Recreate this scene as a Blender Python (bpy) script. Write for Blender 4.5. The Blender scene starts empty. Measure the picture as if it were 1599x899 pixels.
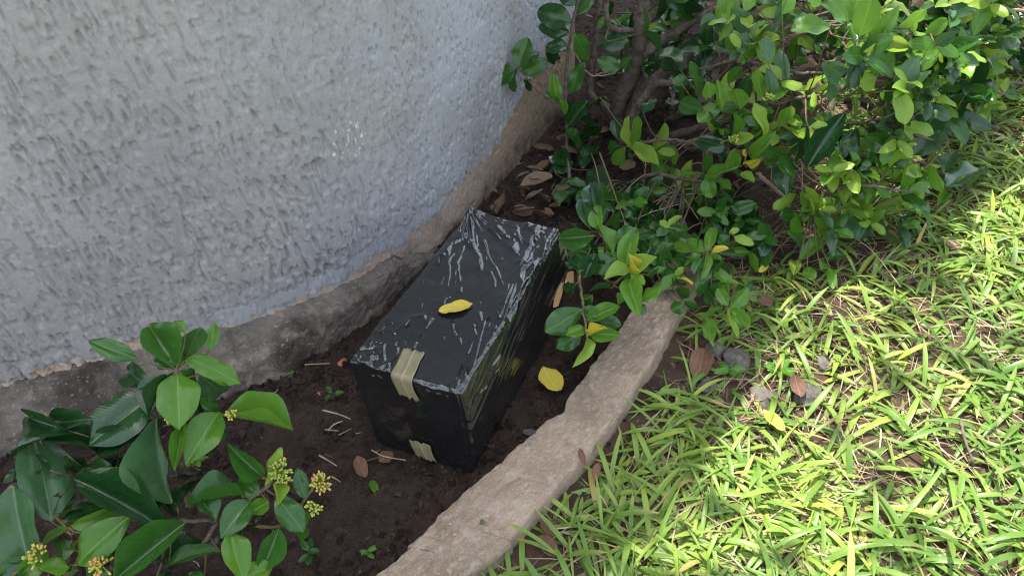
import bpy, math, random
import numpy as np
from mathutils import Vector, Matrix
random.seed(11); rng = np.random.default_rng(11)
R = math.radians
scene = bpy.context.scene
col = scene.collection

# ---------------------------------------------------------------- camera
CAM = np.array([0.0, 0.0, 1.2]); FPX = 1112.0
_d = np.array([132.2, 1294.9, FPX]); _d /= np.linalg.norm(_d)      # "straight down" seen by the lens
_up = -_d; _z = np.array([0, 0, 1.0])
_Y = _z - _up * (_z @ _up); _Y /= np.linalg.norm(_Y); _X = np.cross(_Y, _up)
MW = np.array([_X, _Y, _up])                                        # camera axes -> world
cd = bpy.data.cameras.new('camera'); cam = bpy.data.objects.new('camera', cd); col.objects.link(cam)
cd.sensor_width = 36; cd.lens = FPX / 1599 * 36; cd.clip_start = 0.02; cd.clip_end = 400
r_, u_, b_ = MW[:, 0], -MW[:, 1], -MW[:, 2]
cam.matrix_world = Matrix(((r_[0], u_[0], b_[0], CAM[0]), (r_[1], u_[1], b_[1], CAM[1]), (r_[2], u_[2], b_[2], CAM[2]), (0, 0, 0, 1)))
scene.camera = cam

# ---------------------------------------------------------------- sky, sun, exposure
SUN_EL, SUN_H = R(77), (-0.62, 0.78)                                # sun stands high behind the house
w = bpy.data.worlds.new('World'); scene.world = w; w.use_nodes = True
nt = w.node_tree; bg = nt.nodes['Background']; sky = nt.nodes.new('ShaderNodeTexSky')
sky.sky_type = 'NISHITA'; sky.sun_disc = False; sky.sun_elevation = SUN_EL
sky.sun_rotation = math.atan2(SUN_H[0], SUN_H[1]); sky.air_density = 1.3; sky.dust_density = 2.5; sky.ozone_density = 1.0
hs = nt.nodes.new('ShaderNodeHueSaturation'); hs.inputs['Saturation'].default_value = .52      # milky, hazy sky
nt.links.new(sky.outputs[0], hs.inputs['Color']); nt.links.new(hs.outputs[0], bg.inputs[0]); bg.inputs[1].default_value = 0.15
sd = bpy.data.lights.new('sun', 'SUN'); sun = bpy.data.objects.new('sun', sd); col.objects.link(sun)
sd.energy = 3.6; sd.angle = R(0.53); sd.color = (1.0, 0.95, 0.86)
SUNV = Vector((SUN_H[0] * math.cos(SUN_EL), SUN_H[1] * math.cos(SUN_EL), math.sin(SUN_EL))).normalized()
sun.rotation_euler = SUNV.to_track_quat('Z', 'Y').to_euler()
vs = scene.view_settings; vs.view_transform = 'Standard'; vs.look = 'None'; vs.gamma = 1; vs.exposure = 1.88; vs.use_curve_mapping = False
scene.cycles.use_denoising = True; scene.cycles.denoiser = 'OPENIMAGEDENOISE'; scene.cycles.denoising_input_passes = 'RGB_ALBEDO_NORMAL'; scene.cycles.denoising_prefilter = 'NONE'; scene.cycles.filter_width = 1.2; scene.cycles.use_adaptive_sampling = False; scene.cycles.sample_clamp_indirect = 4.0; scene.cycles.max_bounces = 8; scene.cycles.transparent_max_bounces = 8

# ---------------------------------------------------------------- helpers
def ray(px, py):
    v = MW @ np.array([px - 799.5, py - 449.5, FPX]); return v / np.linalg.norm(v)
def P(px, py, z=0.0):                       # point of the place at height z
    v = ray(px, py); return CAM + v * ((z - CAM[2]) / v[2])
def PD(px, py, d): return CAM + ray(px, py) * d
def PY(px, py, y, zmin=0.05):
    v = ray(px, py); p = CAM + v * (y / v[1]); return p if p[2] > zmin else P(px, py, zmin)
def proj(p):
    v = MW.T @ (np.asarray(p, float) - CAM); return v[0] / v[2] * FPX + 799.5, v[1] / v[2] * FPX + 449.5
_perm = np.random.default_rng(5).permutation(4096); _val = np.random.default_rng(6).random(4096) * 2 - 1
def noise3(x, y, z=0.0):
    x, y, z = np.broadcast_arrays(np.asarray(x, float), np.asarray(y, float), np.asarray(z, float))
    xi, yi, zi = np.floor(x).astype(int), np.floor(y).astype(int), np.floor(z).astype(int)
    fx, fy, fz = x - xi, y - yi, z - zi
    s = lambda t: t * t * t * (t * (t * 6 - 15) + 10)
    fx, fy, fz = s(fx), s(fy), s(fz)
    h = lambda a, b, c: _val[_perm[(_perm[(_perm[a & 4095] + b) & 4095] + c) & 4095]]
    l = lambda a, b, t: a + (b - a) * t
    f = lambda c: l(l(h(xi, yi, c), h(xi + 1, yi, c), fx), l(h(xi, yi + 1, c), h(xi + 1, yi + 1, c), fx), fy)
    return l(f(zi), f(zi + 1), fz)
def fbm(x, y, z=0.0, o=4):
    s = 0; a = 1.0
    for i in range(o): s = s + a * noise3(x * 2**i + 17 * i, y * 2**i + 9 * i, z * 2**i); a *= .5
    return s
def sstep(a, b, x): t = np.clip((x - a) / (b - a), 0, 1); return t * t * (3 - 2 * t)
def mesh_obj(name, verts, faces, mats=None, parent=None, smooth=True, uv=None, midx=None, attrs=None):
    me = bpy.data.meshes.new(name)
    verts = np.asarray(verts, np.float32)
    if isinstance(faces, np.ndarray):
        k = faces.shape[1]; n = len(faces)
        me.vertices.add(len(verts)); me.vertices.foreach_set('co', verts.ravel())
        me.loops.add(n * k); me.loops.foreach_set('vertex_index', faces.astype(np.int32).ravel())
        me.polygons.add(n); me.polygons.foreach_set('loop_start', np.arange(0, n * k, k, dtype=np.int32))
        me.polygons.foreach_set('loop_total', np.full(n, k, np.int32)); me.update(calc_edges=True)
    else:
        me.from_pydata([tuple(v) for v in verts], [], faces)
    if uv is not None:
        l = me.uv_layers.new(name='UVMap'); vi = np.empty(len(me.loops), np.int32); me.loops.foreach_get('vertex_index', vi)
        l.data.foreach_set('uv', np.asarray(uv, np.float32)[vi].ravel())
    for an, av in (attrs or {}).items():
        a = me.attributes.new(an, 'FLOAT', 'POINT'); a.data.foreach_set('value', np.asarray(av, np.float32))
    for m in (mats if isinstance(mats, (list, tuple)) else [mats]):
        if m: me.materials.append(m)
    if midx is not None: me.polygons.foreach_set('material_index', np.asarray(midx, np.int32))
    me.polygons.foreach_set('use_smooth', np.full(len(me.polygons), smooth))
    me.update()
    o = bpy.data.objects.new(name, me); col.objects.link(o)
    if parent: o.parent = parent
    return o
def tag(o, label=None, cat=None, group=None, kind=None):
    for k, v in (('label', label), ('category', cat), ('group', group), ('kind', kind)):
        if v: o[k] = v
    return o
def empty(name, loc):
    o = bpy.data.objects.new(name, None); col.objects.link(o); o.location = tuple(loc); o.empty_display_size = .05; return o
def child(o, parent):                       # parent, keeping world coordinates of the mesh
    o.parent = parent; o.matrix_parent_inverse = Matrix.Translation(parent.location).inverted(); return o
def gridfaces(nu, nv):
    i, j = np.meshgrid(np.arange(nu - 1), np.arange(nv - 1), indexing='ij'); a = (i * nv + j).ravel()
    return np.stack([a, a + nv, a + nv + 1, a + 1], 1)
class MB:
    def __init__(s): s.v = []; s.f = []; s.m = []; s.n = 0
    def add(s, v, f, m=0):
        v = np.asarray(v); s.v.append(v); s.f += [tuple(i + s.n for i in q) for q in f]; s.m += [m] * len(f); s.n += len(v)
    def tube(s, pts, rad, sides=6, m=0, wob=0.0):
        pts = np.asarray(pts, float); n = len(pts)
        rad = np.linspace(rad[0], rad[1], n) if np.ndim(rad) == 1 and len(rad) == 2 and n != 2 else np.broadcast_to(rad, n)
        V = []; ref = np.array([.3, .5, .81])
        for i in range(n):
            t = pts[min(i + 1, n - 1)] - pts[max(i - 1, 0)]; t /= np.linalg.norm(t) + 1e-9
            a = np.cross(t, ref); a /= np.linalg.norm(a) + 1e-9; b = np.cross(t, a)
            for k in range(sides):
                an = 2 * math.pi * k / sides; rr = rad[i] * (1 + wob * random.uniform(-1, 1))
                V.append(pts[i] + (a * math.cos(an) + b * math.sin(an)) * rr)
        F = [(i * sides + k, i * sides + (k + 1) % sides, (i + 1) * sides + (k + 1) % sides, (i + 1) * sides + k) for i in range(n - 1) for k in range(sides)]
        F += [tuple(range(sides))[::-1], tuple(range((n - 1) * sides, n * sides))]
        s.add(V, F, m)
    def build(s, name, mats, parent=None, smooth=True):
        o = mesh_obj(name, np.concatenate(s.v), s.f, mats, None, smooth, midx=s.m)
        return child(o, parent) if parent else o
def spline(pts, n):                          # Catmull-Rom through points
    pts = np.asarray(pts, float); p = np.vstack([2 * pts[0] - pts[1], pts, 2 * pts[-1] - pts[-2]])
    t = np.linspace(0, len(pts) - 1 - 1e-6, n); i = t.astype(int); f = (t - i)[:, None]
    a, b, c, d = p[i], p[i + 1], p[i + 2], p[i + 3]
    return .5 * (2 * b + (c - a) * f + (2 * a - 5 * b + 4 * c - d) * f**2 + (3 * b - a - 3 * c + d) * f**3)
def resample(c, n):
    s = np.r_[0, np.cumsum(np.linalg.norm(np.diff(c, axis=0), axis=1))]; q = np.linspace(0, s[-1], n)
    return np.stack([np.interp(q, s, c[:, k]) for k in range(c.shape[1])], 1), q

# ---------------------------------------------------------------- materials
class NT:
    def __init__(s, name):
        s.m = bpy.data.materials.new(name); s.m.use_nodes = True; s.t = s.m.node_tree
        s.bsdf = s.t.nodes['Principled BSDF']; s.out = s.t.nodes['Material Output']
    def n(s, typ, **kw):
        x = s.t.nodes.new('ShaderNode' + typ)
        for k, v in kw.items():
            if k.startswith('i_'):
                kk = k[2:]; kk = int(kk) if kk.isdigit() else kk.replace('_', ' ')
                s.put(v, x.inputs[kk])
            else: setattr(x, k, v)
        return x
    def put(s, v, sock):
        if hasattr(v, 'is_output') or isinstance(v, bpy.types.NodeSocket): s.t.links.new(v, sock)
        else:
            if isinstance(v, tuple) and len(v) == 3 and sock.type == 'RGBA': v = v + (1,)
            sock.default_value = v
    def math(s, op, a, b=None, c=None, clamp=False):
        x = s.n('Math', operation=op); x.use_clamp = clamp
        for i, v in enumerate((a, b, c)):
            if v is not None: s.put(v, x.inputs[i])
        return x.outputs[0]
    def mix(s, f, a, b, mode='MIX'):
        x = s.n('Mix', data_type='RGBA', blend_type=mode); s.put(f, x.inputs[0]); s.put(a, x.inputs[6]); s.put(b, x.inputs[7]); return x.outputs[2]
    def noise(s, scale, detail=4, rough=.55, vec=None, dist=0.0):
        x = s.n('TexNoise'); x.inputs['Scale'].default_value = scale; x.inputs['Detail'].default_value = detail
        x.inputs['Roughness'].default_value = rough; x.inputs['Distortion'].default_value = dist
        if vec is not None: s.put(vec, x.inputs['Vector'])
        return x.outputs[0]
    def ramp(s, f, *stops):
        x = s.n('ValToRGB'); s.put(f, x.inputs[0]); e = x.color_ramp.elements
        for i, (p, c) in enumerate(stops):
            q = e[i] if i < 2 else e.new(p); q.position = p; q.color = c + (1,) if len(c) == 3 else c
        return x.outputs[0]
    def map(s, f, a, b, c=0.0, d=1.0):
        x = s.n('MapRange'); s.put(f, x.inputs[0])
        for i, v in enumerate((a, b, c, d)): x.inputs[i + 1].default_value = v
        return x.outputs[0]
    def attr(s, name): return s.n('Attribute', attribute_name=name).outputs['Fac']
    def obj(s): return s.n('TexCoord').outputs['Object']
    def set(s, **kw):
        for k, v in kw.items(): s.put(v, s.bsdf.inputs[k.replace('_', ' ')])
    def bump(s, h, strength=.5, dist=.01, nrm=None):
        b = s.n('Bump'); b.inputs['Strength'].default_value = strength; b.inputs['Distance'].default_value = dist
        s.put(h, b.inputs['Height'])
        if nrm is not None: s.put(nrm, b.inputs['Normal'])
        s.t.links.new(b.outputs[0], s.bsdf.inputs['Normal']); return b.outputs[0]

def leaf_mat(name, c0, c1, vein, rough=.32, trans=.3, quilt=.12, tcol=None):
    m = NT(name); uv = m.n('UVMap').outputs[0]; sp = m.n('SeparateXYZ'); m.put(uv, sp.inputs[0]); U, V = sp.outputs[0], sp.outputs[1]
    au = m.math('ABSOLUTE', m.math('SUBTRACT', U, .5))
    mid = m.map(au, 0.006, 0.022, 1, 0)
    rnd = m.n('ObjectInfo').outputs['Random']; o = m.obj()
    off = m.n('VectorMath', operation='ADD'); m.put(o, off.inputs[0]); cmb = m.n('CombineXYZ'); 
    for i in range(3): m.put(m.math('MULTIPLY', rnd, 37.0 + 11 * i), cmb.inputs[i])
    m.put(cmb.outputs[0], off.inputs[1]); vec = off.outputs[0]
    ph = m.math('SUBTRACT', m.math('MULTIPLY', V, 62.0), m.math('MULTIPLY', au, 42.0))
    sv = m.math('SINE', ph); svl = m.map(sv, .86, 1.0, 0, 1)
    n1 = m.noise(5.0, 3, .6, vec)
    f = m.math('ADD', m.math('MULTIPLY', m.map(n1, .3, .7), .55), m.math('MULTIPLY', rnd, .45))
    c = m.mix(f, c0, c1)
    c = m.mix(m.math('MULTIPLY', svl, .09), c, vein); c = m.mix(m.math('MULTIPLY', mid, .55), c, vein)
    spk = m.map(m.noise(55, 2, .5, vec), .70, .74); c = m.mix(m.math('MULTIPLY', spk, .45), c, (.32, .33, .2))      # dust and mite specks
    dust = m.map(m.noise(3, 5, .65, vec), .55, .75); c = m.mix(m.math('MULTIPLY', dust, .10), c, (.3, .31, .27))
    tipb = m.math('MULTIPLY', m.map(V, .93, 1.0), m.map(rnd, .6, .75)); c = m.mix(tipb, c, (.16, .10, .03))
    m.set(Base_Color=c, Roughness=m.math('ADD', rough - .06, m.math('MULTIPLY', dust, .2)), IOR=1.45)
    m.bsdf.inputs['Specular IOR Level'].default_value = .5
    h = m.math('ADD', m.math('MULTIPLY', m.math('ABSOLUTE', sv), quilt), m.math('MULTIPLY', mid, -.6)); h = m.math('ADD', h, m.math('MULTIPLY', n1, .8))
    m.bump(h, .16, .004)
    tr = m.n('BsdfTranslucent'); m.put(m.mix(.5, c, tcol or vein), tr.inputs[0])
    ms = m.n('MixShader'); ms.inputs[0].default_value = trans
    m.t.links.new(m.bsdf.outputs[0], ms.inputs[1]); m.t.links.new(tr.outputs[0], ms.inputs[2]); m.t.links.new(ms.outputs[0], m.out.inputs[0])
    return m.m
TONES = ['dark', 'mid', 'light', 'lime', 'yellow', 'pale']
LM = {
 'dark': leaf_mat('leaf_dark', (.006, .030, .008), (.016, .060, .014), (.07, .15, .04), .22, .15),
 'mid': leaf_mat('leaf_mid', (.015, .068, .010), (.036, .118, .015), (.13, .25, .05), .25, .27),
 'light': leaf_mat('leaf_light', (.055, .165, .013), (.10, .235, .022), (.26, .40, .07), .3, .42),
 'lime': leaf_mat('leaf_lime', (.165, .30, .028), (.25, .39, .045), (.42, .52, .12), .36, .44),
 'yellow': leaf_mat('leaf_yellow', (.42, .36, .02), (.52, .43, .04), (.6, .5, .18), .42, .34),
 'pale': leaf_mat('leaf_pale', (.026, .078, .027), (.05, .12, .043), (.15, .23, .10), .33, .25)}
TI = {t: i for i, t in enumerate(TONES)}; LML = [LM[t] for t in TONES]

def simple(name, c0, c1, scale=30, rough=.85, bump=.4, bd=.004, detail=5, spec=.3):
    m = NT(name); o = m.obj(); n = m.noise(scale, detail, .6, o); m.set(Base_Color=m.mix(m.map(n, .3, .7), c0, c1), Roughness=rough)
    m.bsdf.inputs['Specular IOR Level'].default_value = spec; m.bump(m.noise(scale * 3, 4, .6, o), bump, bd); return m.m
M_BARK = simple('bark', (.05, .036, .028), (.17, .135, .105), 45, .9, .9, .006)
M_TWIG = simple('green_twig', (.07, .06, .025), (.15, .12, .05), 60, .7)
M_DRY = simple('dry_stem', (.22, .16, .10), (.40, .31, .20), 40, .85)
M_STONE = simple('stone', (.05, .045, .038), (.15, .135, .115), 60, .92, 1, .004)
M_BRICK = simple('brick_red', (.30, .08, .045), (.42, .15, .09), 40, .9)

# paint, plaster and bare base of the wall: masks come from the shape of the coat (attributes)
m = NT('stucco_paint'); o = m.obj(); bare = m.attr('bare'); smooth_ = m.attr('smoothed'); grime = m.attr('grime')
pc = m.mix(m.map(m.noise(3, 4, .6, o), .35, .65), (.25, .240, .240), (.305, .292, .288))
pc = m.mix(m.math('MULTIPLY', smooth_, m.map(m.noise(4, 3, .5, o), .3, .62)), pc, (.345, .352, .375))
pc = m.mix(m.math('MULTIPLY', m.map(m.noise(38, 5, .7, o), .62, .75), .5), pc, (.26, .24, .22))
pc = m.mix(m.math('MULTIPLY', m.map(m.noise(140, 2, .6, o), .69, .74), m.math('MULTIPLY', smooth_, .6)), pc, (.16, .14, .12))
pl = m.mix(m.map(m.noise(14, 5, .65, o), .35, .65), (.47, .32, .23), (.40, .37, .35))
ch = m.attr('ochre'); pl = m.mix(ch, pl, m.mix(m.map(m.noise(11, 5, .6, o), .3, .7), (.33, .23, .145), (.26, .21, .165)))
c = m.mix(bare, pc, pl)
c = m.mix(m.math('MULTIPLY', grime, m.map(m.noise(18, 6, .7, o), .30, .62)), c, (.085, .062, .045))
wp = m.attr('chip'); c = m.mix(wp, c, (.55, .55, .55))
m.set(Base_Color=c, Roughness=.78); m.bsdf.inputs['Specular IOR Level'].default_value = .28
mp = m.n('Mapping'); m.put(o, mp.inputs[0]); mp.inputs['Scale'].default_value = (1, 1, .4)
m.bump(m.math('ADD', m.noise(160, 5, .65, o), m.math('MULTIPLY', m.noise(110, 3, .6, mp.outputs[0]), 1.2)), .42, .004); M_WALL = m.m
m = NT('footing_concrete'); o = m.obj(); n = m.noise(9, 6, .65, o)
c = m.mix(m.map(n, .3, .7), (.07, .060, .050), (.175, .150, .125)); c = m.mix(m.map(m.noise(28, 5, .7, o), .52, .7), c, (.24, .185, .145))
c = m.mix(m.math('MULTIPLY', m.map(m.noise(6, 5, .6, o), .5, .62), .8), c, (.04, .031, .024))
c = m.mix(m.math('MULTIPLY', m.map(m.noise(120, 3, .6, o), .6, .7), .45), c, (.42, .38, .33))
m.set(Base_Color=c, Roughness=.93); m.bsdf.inputs['Specular IOR Level'].default_value = .2; m.bump(m.noise(110, 6, .7, o), .7, .006); M_FOOT = m.m
m = NT('kerb_concrete'); o = m.obj(); n = m.noise(7, 6, .62, o)
cv = m.n('CombineXYZ'); m.put(m.math('MULTIPLY', m.attr('across'), 9.0), cv.inputs[0]); m.put(m.math('MULTIPLY', m.attr('lengthwise'), 2.2), cv.inputs[1]); grn = m.noise(3.2, 6, .7, cv.outputs[0])
c = m.mix(m.map(m.math('ADD', m.math('MULTIPLY', n, .6), m.math('MULTIPLY', grn, .4)), .34, .66), (.205, .150, .102), (.355, .270, .195)); c = m.mix(m.map(m.noise(22, 5, .6, o), .5, .72), c, (.40, .305, .24))
c = m.mix(m.math('MULTIPLY', m.map(m.noise(11, 6, .75, o), .52, .66), .75), c, (.13, .11, .085))
c = m.mix(m.math('MULTIPLY', m.map(m.noise(55, 5, .75, o), .5, .66), .5), c, (.47, .40, .32))
c = m.mix(m.math('MULTIPLY', m.map(m.noise(190, 3, .6, o), .58, .7), .5), c, (.16, .13, .10))
c = m.mix(m.math('MULTIPLY', m.map(m.noise(240, 2, .6, o), .62, .7), .4), c, (.62, .56, .48))
c = m.mix(m.math('MULTIPLY', m.map(m.noise(5, 3, .6, o), .66, .70), .6), c, (.50, .20, .13))
m.set(Base_Color=c, Roughness=.92); m.bsdf.inputs['Specular IOR Level'].default_value = .2
m.bump(m.math('ADD', m.noise(230, 5, .7, o), m.math('ADD', m.math('MULTIPLY', m.noise(60, 4, .6, o), 1.3), m.math('MULTIPLY', grn, 1.2))), .8, .005); M_KERB = m.m
m = NT('dark_soil'); o = m.obj(); n = m.noise(14, 6, .65, o)
c = m.mix(m.map(n, .3, .7), (.018, .011, .008), (.055, .034, .025)); c = m.mix(m.map(m.noise(70, 4, .6, o), .64, .74), c, (.10, .065, .048))
m.set(Base_Color=c, Roughness=.95); m.bsdf.inputs['Specular IOR Level'].default_value = .2; c = m.mix(m.map(m.noise(3.5, 4, .6, o), .45, .65, 0, .45), c, (.075, .050, .038)); c = m.mix(m.map(m.noise(230, 3, .7, o), .5, .68, 0, .8), c, (.006, .004, .003)); c = m.mix(m.map(m.noise(310, 2, .7, o), .64, .7, 0, .7), c, (.16, .115, .085)); m.set(Base_Color=c); m.bump(m.noise(120, 6, .7, o), .9, .010); M_SOIL = m.m
m = NT('lawn_soil'); o = m.obj(); n = m.noise(6, 6, .65, o)
c = m.mix(m.map(n, .35, .65), (.026, .017, .012), (.085, .056, .037)); c = m.mix(m.map(m.noise(60, 4, .6, o), .58, .72), c, (.17, .12, .075))
m.set(Base_Color=c, Roughness=.95); m.bsdf.inputs['Specular IOR Level'].default_value = .2; m.bump(m.noise(90, 6, .7, o), .8, .008); M_LAWN = m.m
m = NT('far_ground'); o = m.obj(); c = m.mix(m.map(m.noise(3, 6, .7, o), .35, .65), (.06, .10, .025), (.15, .12, .07)); m.set(Base_Color=c, Roughness=.95); M_FAR = m.m
m = NT('crumb'); t = m.attr('tint'); c = m.ramp(t, (0, (.012, .008, .006)), (.75, (.042, .026, .019)), (.93, (.10, .066, .048)), (1, (.30, .235, .175))); m.set(Base_Color=c, Roughness=.95); m.bsdf.inputs['Specular IOR Level'].default_value = .2; M_CRUMB = m.m
def grassmat(name, stops, trans, rough):
    m = NT(name); t = m.attr('tint'); c = m.ramp(t, *stops); c = m.mix(m.map(m.noise(25, 3, .6, m.obj()), .4, .7, 0, .35), c, (.20, .26, .05)); wn_ = m.math('MULTIPLY', m.map(m.attr('worn'), .6, .95), m.map(m.attr('along'), .62, 1.0)); c = m.mix(wn_, c, (.34, .25, .10))
    m.set(Base_Color=c, Roughness=rough); m.bsdf.inputs['Specular IOR Level'].default_value = .4
    tr = m.n('BsdfTranslucent'); m.put(m.mix(.5, c, (.36, .46, .06)), tr.inputs[0]); ms = m.n('MixShader'); ms.inputs[0].default_value = trans
    m.t.links.new(m.bsdf.outputs[0], ms.inputs[1]); m.t.links.new(tr.outputs[0], ms.inputs[2]); m.t.links.new(ms.outputs[0], m.out.inputs[0]); return m.m
M_GRASS = grassmat('grass', ((0, (.055, .14, .022)), (.45, (.13, .235, .036)), (.85, (.25, .345, .06)), (.955, (.28, .36, .05)), (1, (.40, .31, .11))), .34, .42)
m = NT('thatch'); t = m.attr('tint'); c = m.ramp(t, (0, (.08, .05, .03)), (.5, (.20, .14, .085)), (1, (.36, .28, .18))); m.set(Base_Color=c, Roughness=.9); M_THATCH = m.m
def deadleaf(name, a, b, vein):
    m = NT(name); o = m.obj(); uv = m.n('UVMap').outputs[0]; sp = m.n('SeparateXYZ'); m.put(uv, sp.inputs[0])
    au = m.math('ABSOLUTE', m.math('SUBTRACT', sp.outputs[0], .5)); mid = m.map(au, .01, .035, 1, 0); r = m.n('ObjectInfo').outputs['Random']
    c = m.mix(m.math('ADD', m.math('MULTIPLY', m.map(m.noise(6, 5, .7, o), .3, .7), .6), m.math('MULTIPLY', r, .4)), a, b); c = m.mix(m.math('MULTIPLY', mid, .6), c, vein)
    c = m.mix(m.math('MULTIPLY', m.map(m.noise(16, 3, .6, o), .62, .68), .7), c, tuple(x * .35 for x in a))
    m.set(Base_Color=c, Roughness=.75); m.bump(m.noise(14, 5, .6, o), .6, .006); return m.m
M_DEAD = deadleaf('dead_leaf', (.06, .028, .016), (.19, .095, .05), (.24, .14, .08))
M_YEL = deadleaf('fallen_yellow', (.40, .31, .03), (.56, .44, .05), (.62, .50, .2))
M_DEADP = deadleaf('dead_leaf_pale', (.10, .062, .04), (.20, .13, .085), (.24, .17, .11))
m = NT('black_film'); o = m.obj(); n = m.noise(6, 3, .5, o)
m.set(Base_Color=m.mix(m.map(n, .4, .7), (.006, .0065, .008), (.012, .0125, .014)), Roughness=m.map(m.noise(10, 3, .6, o), .35, .7, .10, .20), IOR=1.5, Coat_Weight=.6, Coat_Roughness=.04, Coat_IOR=1.7)
m.bsdf.inputs['Specular IOR Level'].default_value = .5
mp = m.n('Mapping'); m.put(o, mp.inputs[0]); mp.inputs['Rotation'].default_value = (0, 0, .5); mp.inputs['Scale'].default_value = (1, .28, .7)
wv = m.noise(34, 4, .6, mp.outputs[0], 1.2); rid = m.math('ABSOLUTE', m.math('SUBTRACT', wv, .5))
b1 = m.bump(rid, .10, .006); bb = m.bump(m.noise(22, 3, .5, o), .10, .01, b1); m.t.links.new(bb, m.bsdf.inputs['Coat Normal']); M_FILM = m.m
m = NT('packing_tape'); o = m.obj(); n = m.noise(30, 4, .6, o); m.set(Base_Color=m.mix(m.map(n, .3, .7), (.15, .13, .070), (.24, .205, .12)), Roughness=.3); m.bump(n, .25, .003); M_TAPE = m.m
m = NT('tape_crease'); m.set(Base_Color=(.29, .24, .14), Roughness=.3); M_TAPEC = m.m
M_CARD = simple('cardboard', (.42, .24, .11), (.58, .36, .18), 50, .85, .3)

# ---------------------------------------------------------------- plan curves
WALL_PX = [(0, 611, .08), (93, 584, .08), (171, 563, .08), (213, 556, .08), (300, 537, .08), (344, 521, .08), (405, 504, .08), (440, 490, .08), (477, 474, .08), (528, 462, .075), (560, 450, .07), (610, 424, .06), (650, 393, .05), (740, 326, .03), (800, 265, .02), (872, 178, .0)]
wp_ = np.array([P(*q)[:2] for q in WALL_PX])
sm = wp_.copy()
for _ in range(3): sm[1:-1] = .25 * sm[:-2] + .5 * sm[1:-1] + .25 * sm[2:]
left = np.array([[-3.2, sm[0][1] - .50], [-2.2, sm[0][1] - .27], [-1.6, sm[0][1] - .12]])
e = sm[-1]; right = np.array([[e[0] + .10, e[1] + .30], [e[0] + .13, e[1] + .65], [e[0] + .08, e[1] + 1.2], [e[0] - .1, e[1] + 2.0], [e[0] - .6, e[1] + 3.0]])
WC, WS = resample(spline(np.vstack([left, sm, right]), 600), 1400)
KI = np.array([P(x, y, .06)[:2] for x, y in [(580, 899), (640, 847), (690, 800), (760, 733), (820, 684), (868, 645), (884, 622), (930, 558), (975, 502), (1012, 452)]])
KO = np.array([P(x - 9, y - 6, .06)[:2] for x, y in [(745, 893), (807, 839), (840, 806), (882, 755), (928, 704), (970, 652), (998, 606), (1026, 569), (1049, 522), (1070, 480)]])
KO[1:-1] = .25 * KO[:-2] + .5 * KO[1:-1] + .25 * KO[2:]
def ext(c, a, b, d0, d1):
    s = c[0] - c[1]; s /= np.linalg.norm(s); t = c[-1] - c[-2]; t /= np.linalg.norm(t)
    q = np.array([[-t[1], t[0]]])[0]
    return np.vstack([c[0] + s * a + d0, c, c[-1] + t * b + d1])
kd = KI.copy(); kd[1:-1] = .25 * kd[:-2] + .5 * kd[1:-1] + .25 * kd[2:]
ki = ext(kd, .7, .30, np.array([-.05, .06]), np.array([.03, .0])); ko = ext(KO, .7, .25, np.array([-.05, .06]), np.array([.03, 0]))
ki, _ = resample(spline(ki, 300), 520); ko, _ = resample(spline(ko, 300), 520); kc = .5 * (ki + ko)
bord = np.vstack([kc, kc[-1] + np.array([[.25, .45], [.6, .9], [1.3, 1.6], [3, 3.2]])])      # bed | lawn border
bord = np.vstack([kc[0] + (kc[0] - kc[30]) * 20, bord])
def lawn_side(x, y):                         # signed distance, + on the lawn
    x, y = np.asarray(x, float), np.asarray(y, float); best = np.full(x.shape, 1e9); sg = np.zeros(x.shape)
    B = bord[np.r_[0, 1:len(bord) - 5:12, len(bord) - 5:len(bord)]]
    for a, b in zip(B[:-1], B[1:]):
        e = b - a; t = np.clip(((x - a[0]) * e[0] + (y - a[1]) * e[1]) / (e @ e), 0, 1)
        dx, dy = x - a[0] - t * e[0], y - a[1] - t * e[1]; d = np.hypot(dx, dy); c = e[0] * dy - e[1] * dx
        k = d < best; best = np.where(k, d, best); sg = np.where(k, -np.sign(c), sg)
    return best * sg

# ---------------------------------------------------------------- ground
tag(mesh_obj('ground', [(-60, -60, -.09), (60, -60, -.09), (60, 90, -.09), (-60, 90, -.09)], [(0, 1, 2, 3)], M_FAR), kind='structure')
def sheet(name, x0, x1, y0, y1, st, fn, mat):
    xs = np.arange(x0, x1, st); ys = np.arange(y0, y1, st); X, Y = np.meshgrid(xs, ys, indexing='ij'); Z = fn(X, Y)
    return tag(mesh_obj(name, np.stack([X, Y, Z], -1).reshape(-1, 3), gridfaces(len(xs), len(ys)), mat), kind='structure')
def soil_z(X, Y):
    z = .009 * fbm(X * 5, Y * 5, 1) + .010 * np.maximum(0, fbm(X * 24, Y * 24, 2, 3)) + .0045 * fbm(X * 85, Y * 85, 3, 2)
    return z - .004
def soil_full(X, Y):
    d = lawn_side(X, Y); return soil_z(X, Y) - .12 * sstep(-.02, .06, d)
def lawn_z(X, Y): return .012 + .012 * fbm(X * 3, Y * 3, 7) + .004 * np.abs(fbm(X * 30, Y * 30, 8, 3))
def lawn_full(X, Y):
    d = lawn_side(X, Y); return lawn_z(X, Y) - .14 * (1 - sstep(-.05, .02, d))
sheet('soil_bed', -1.9, 1.6, .2, 3.6, .008, soil_full, M_SOIL)
sheet('lawn_soil', -.9, 5.0, .0, 6.0, .016, lawn_full, M_LAWN)

# ---------------------------------------------------------------- house wall
zs = np.r_[np.arange(-.06, 1.12, .0031), np.linspace(1.13, 2.35, 30)]
sel = (WC[:, 1] < 4.2) & (WC[:, 0] > -2.6); WCs, WSs = WC[sel], WS[sel]
tn = np.gradient(WCs, axis=0); tn /= np.linalg.norm(tn, axis=1)[:, None]; wn = np.stack([tn[:, 1], -tn[:, 0]], 1)
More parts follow.
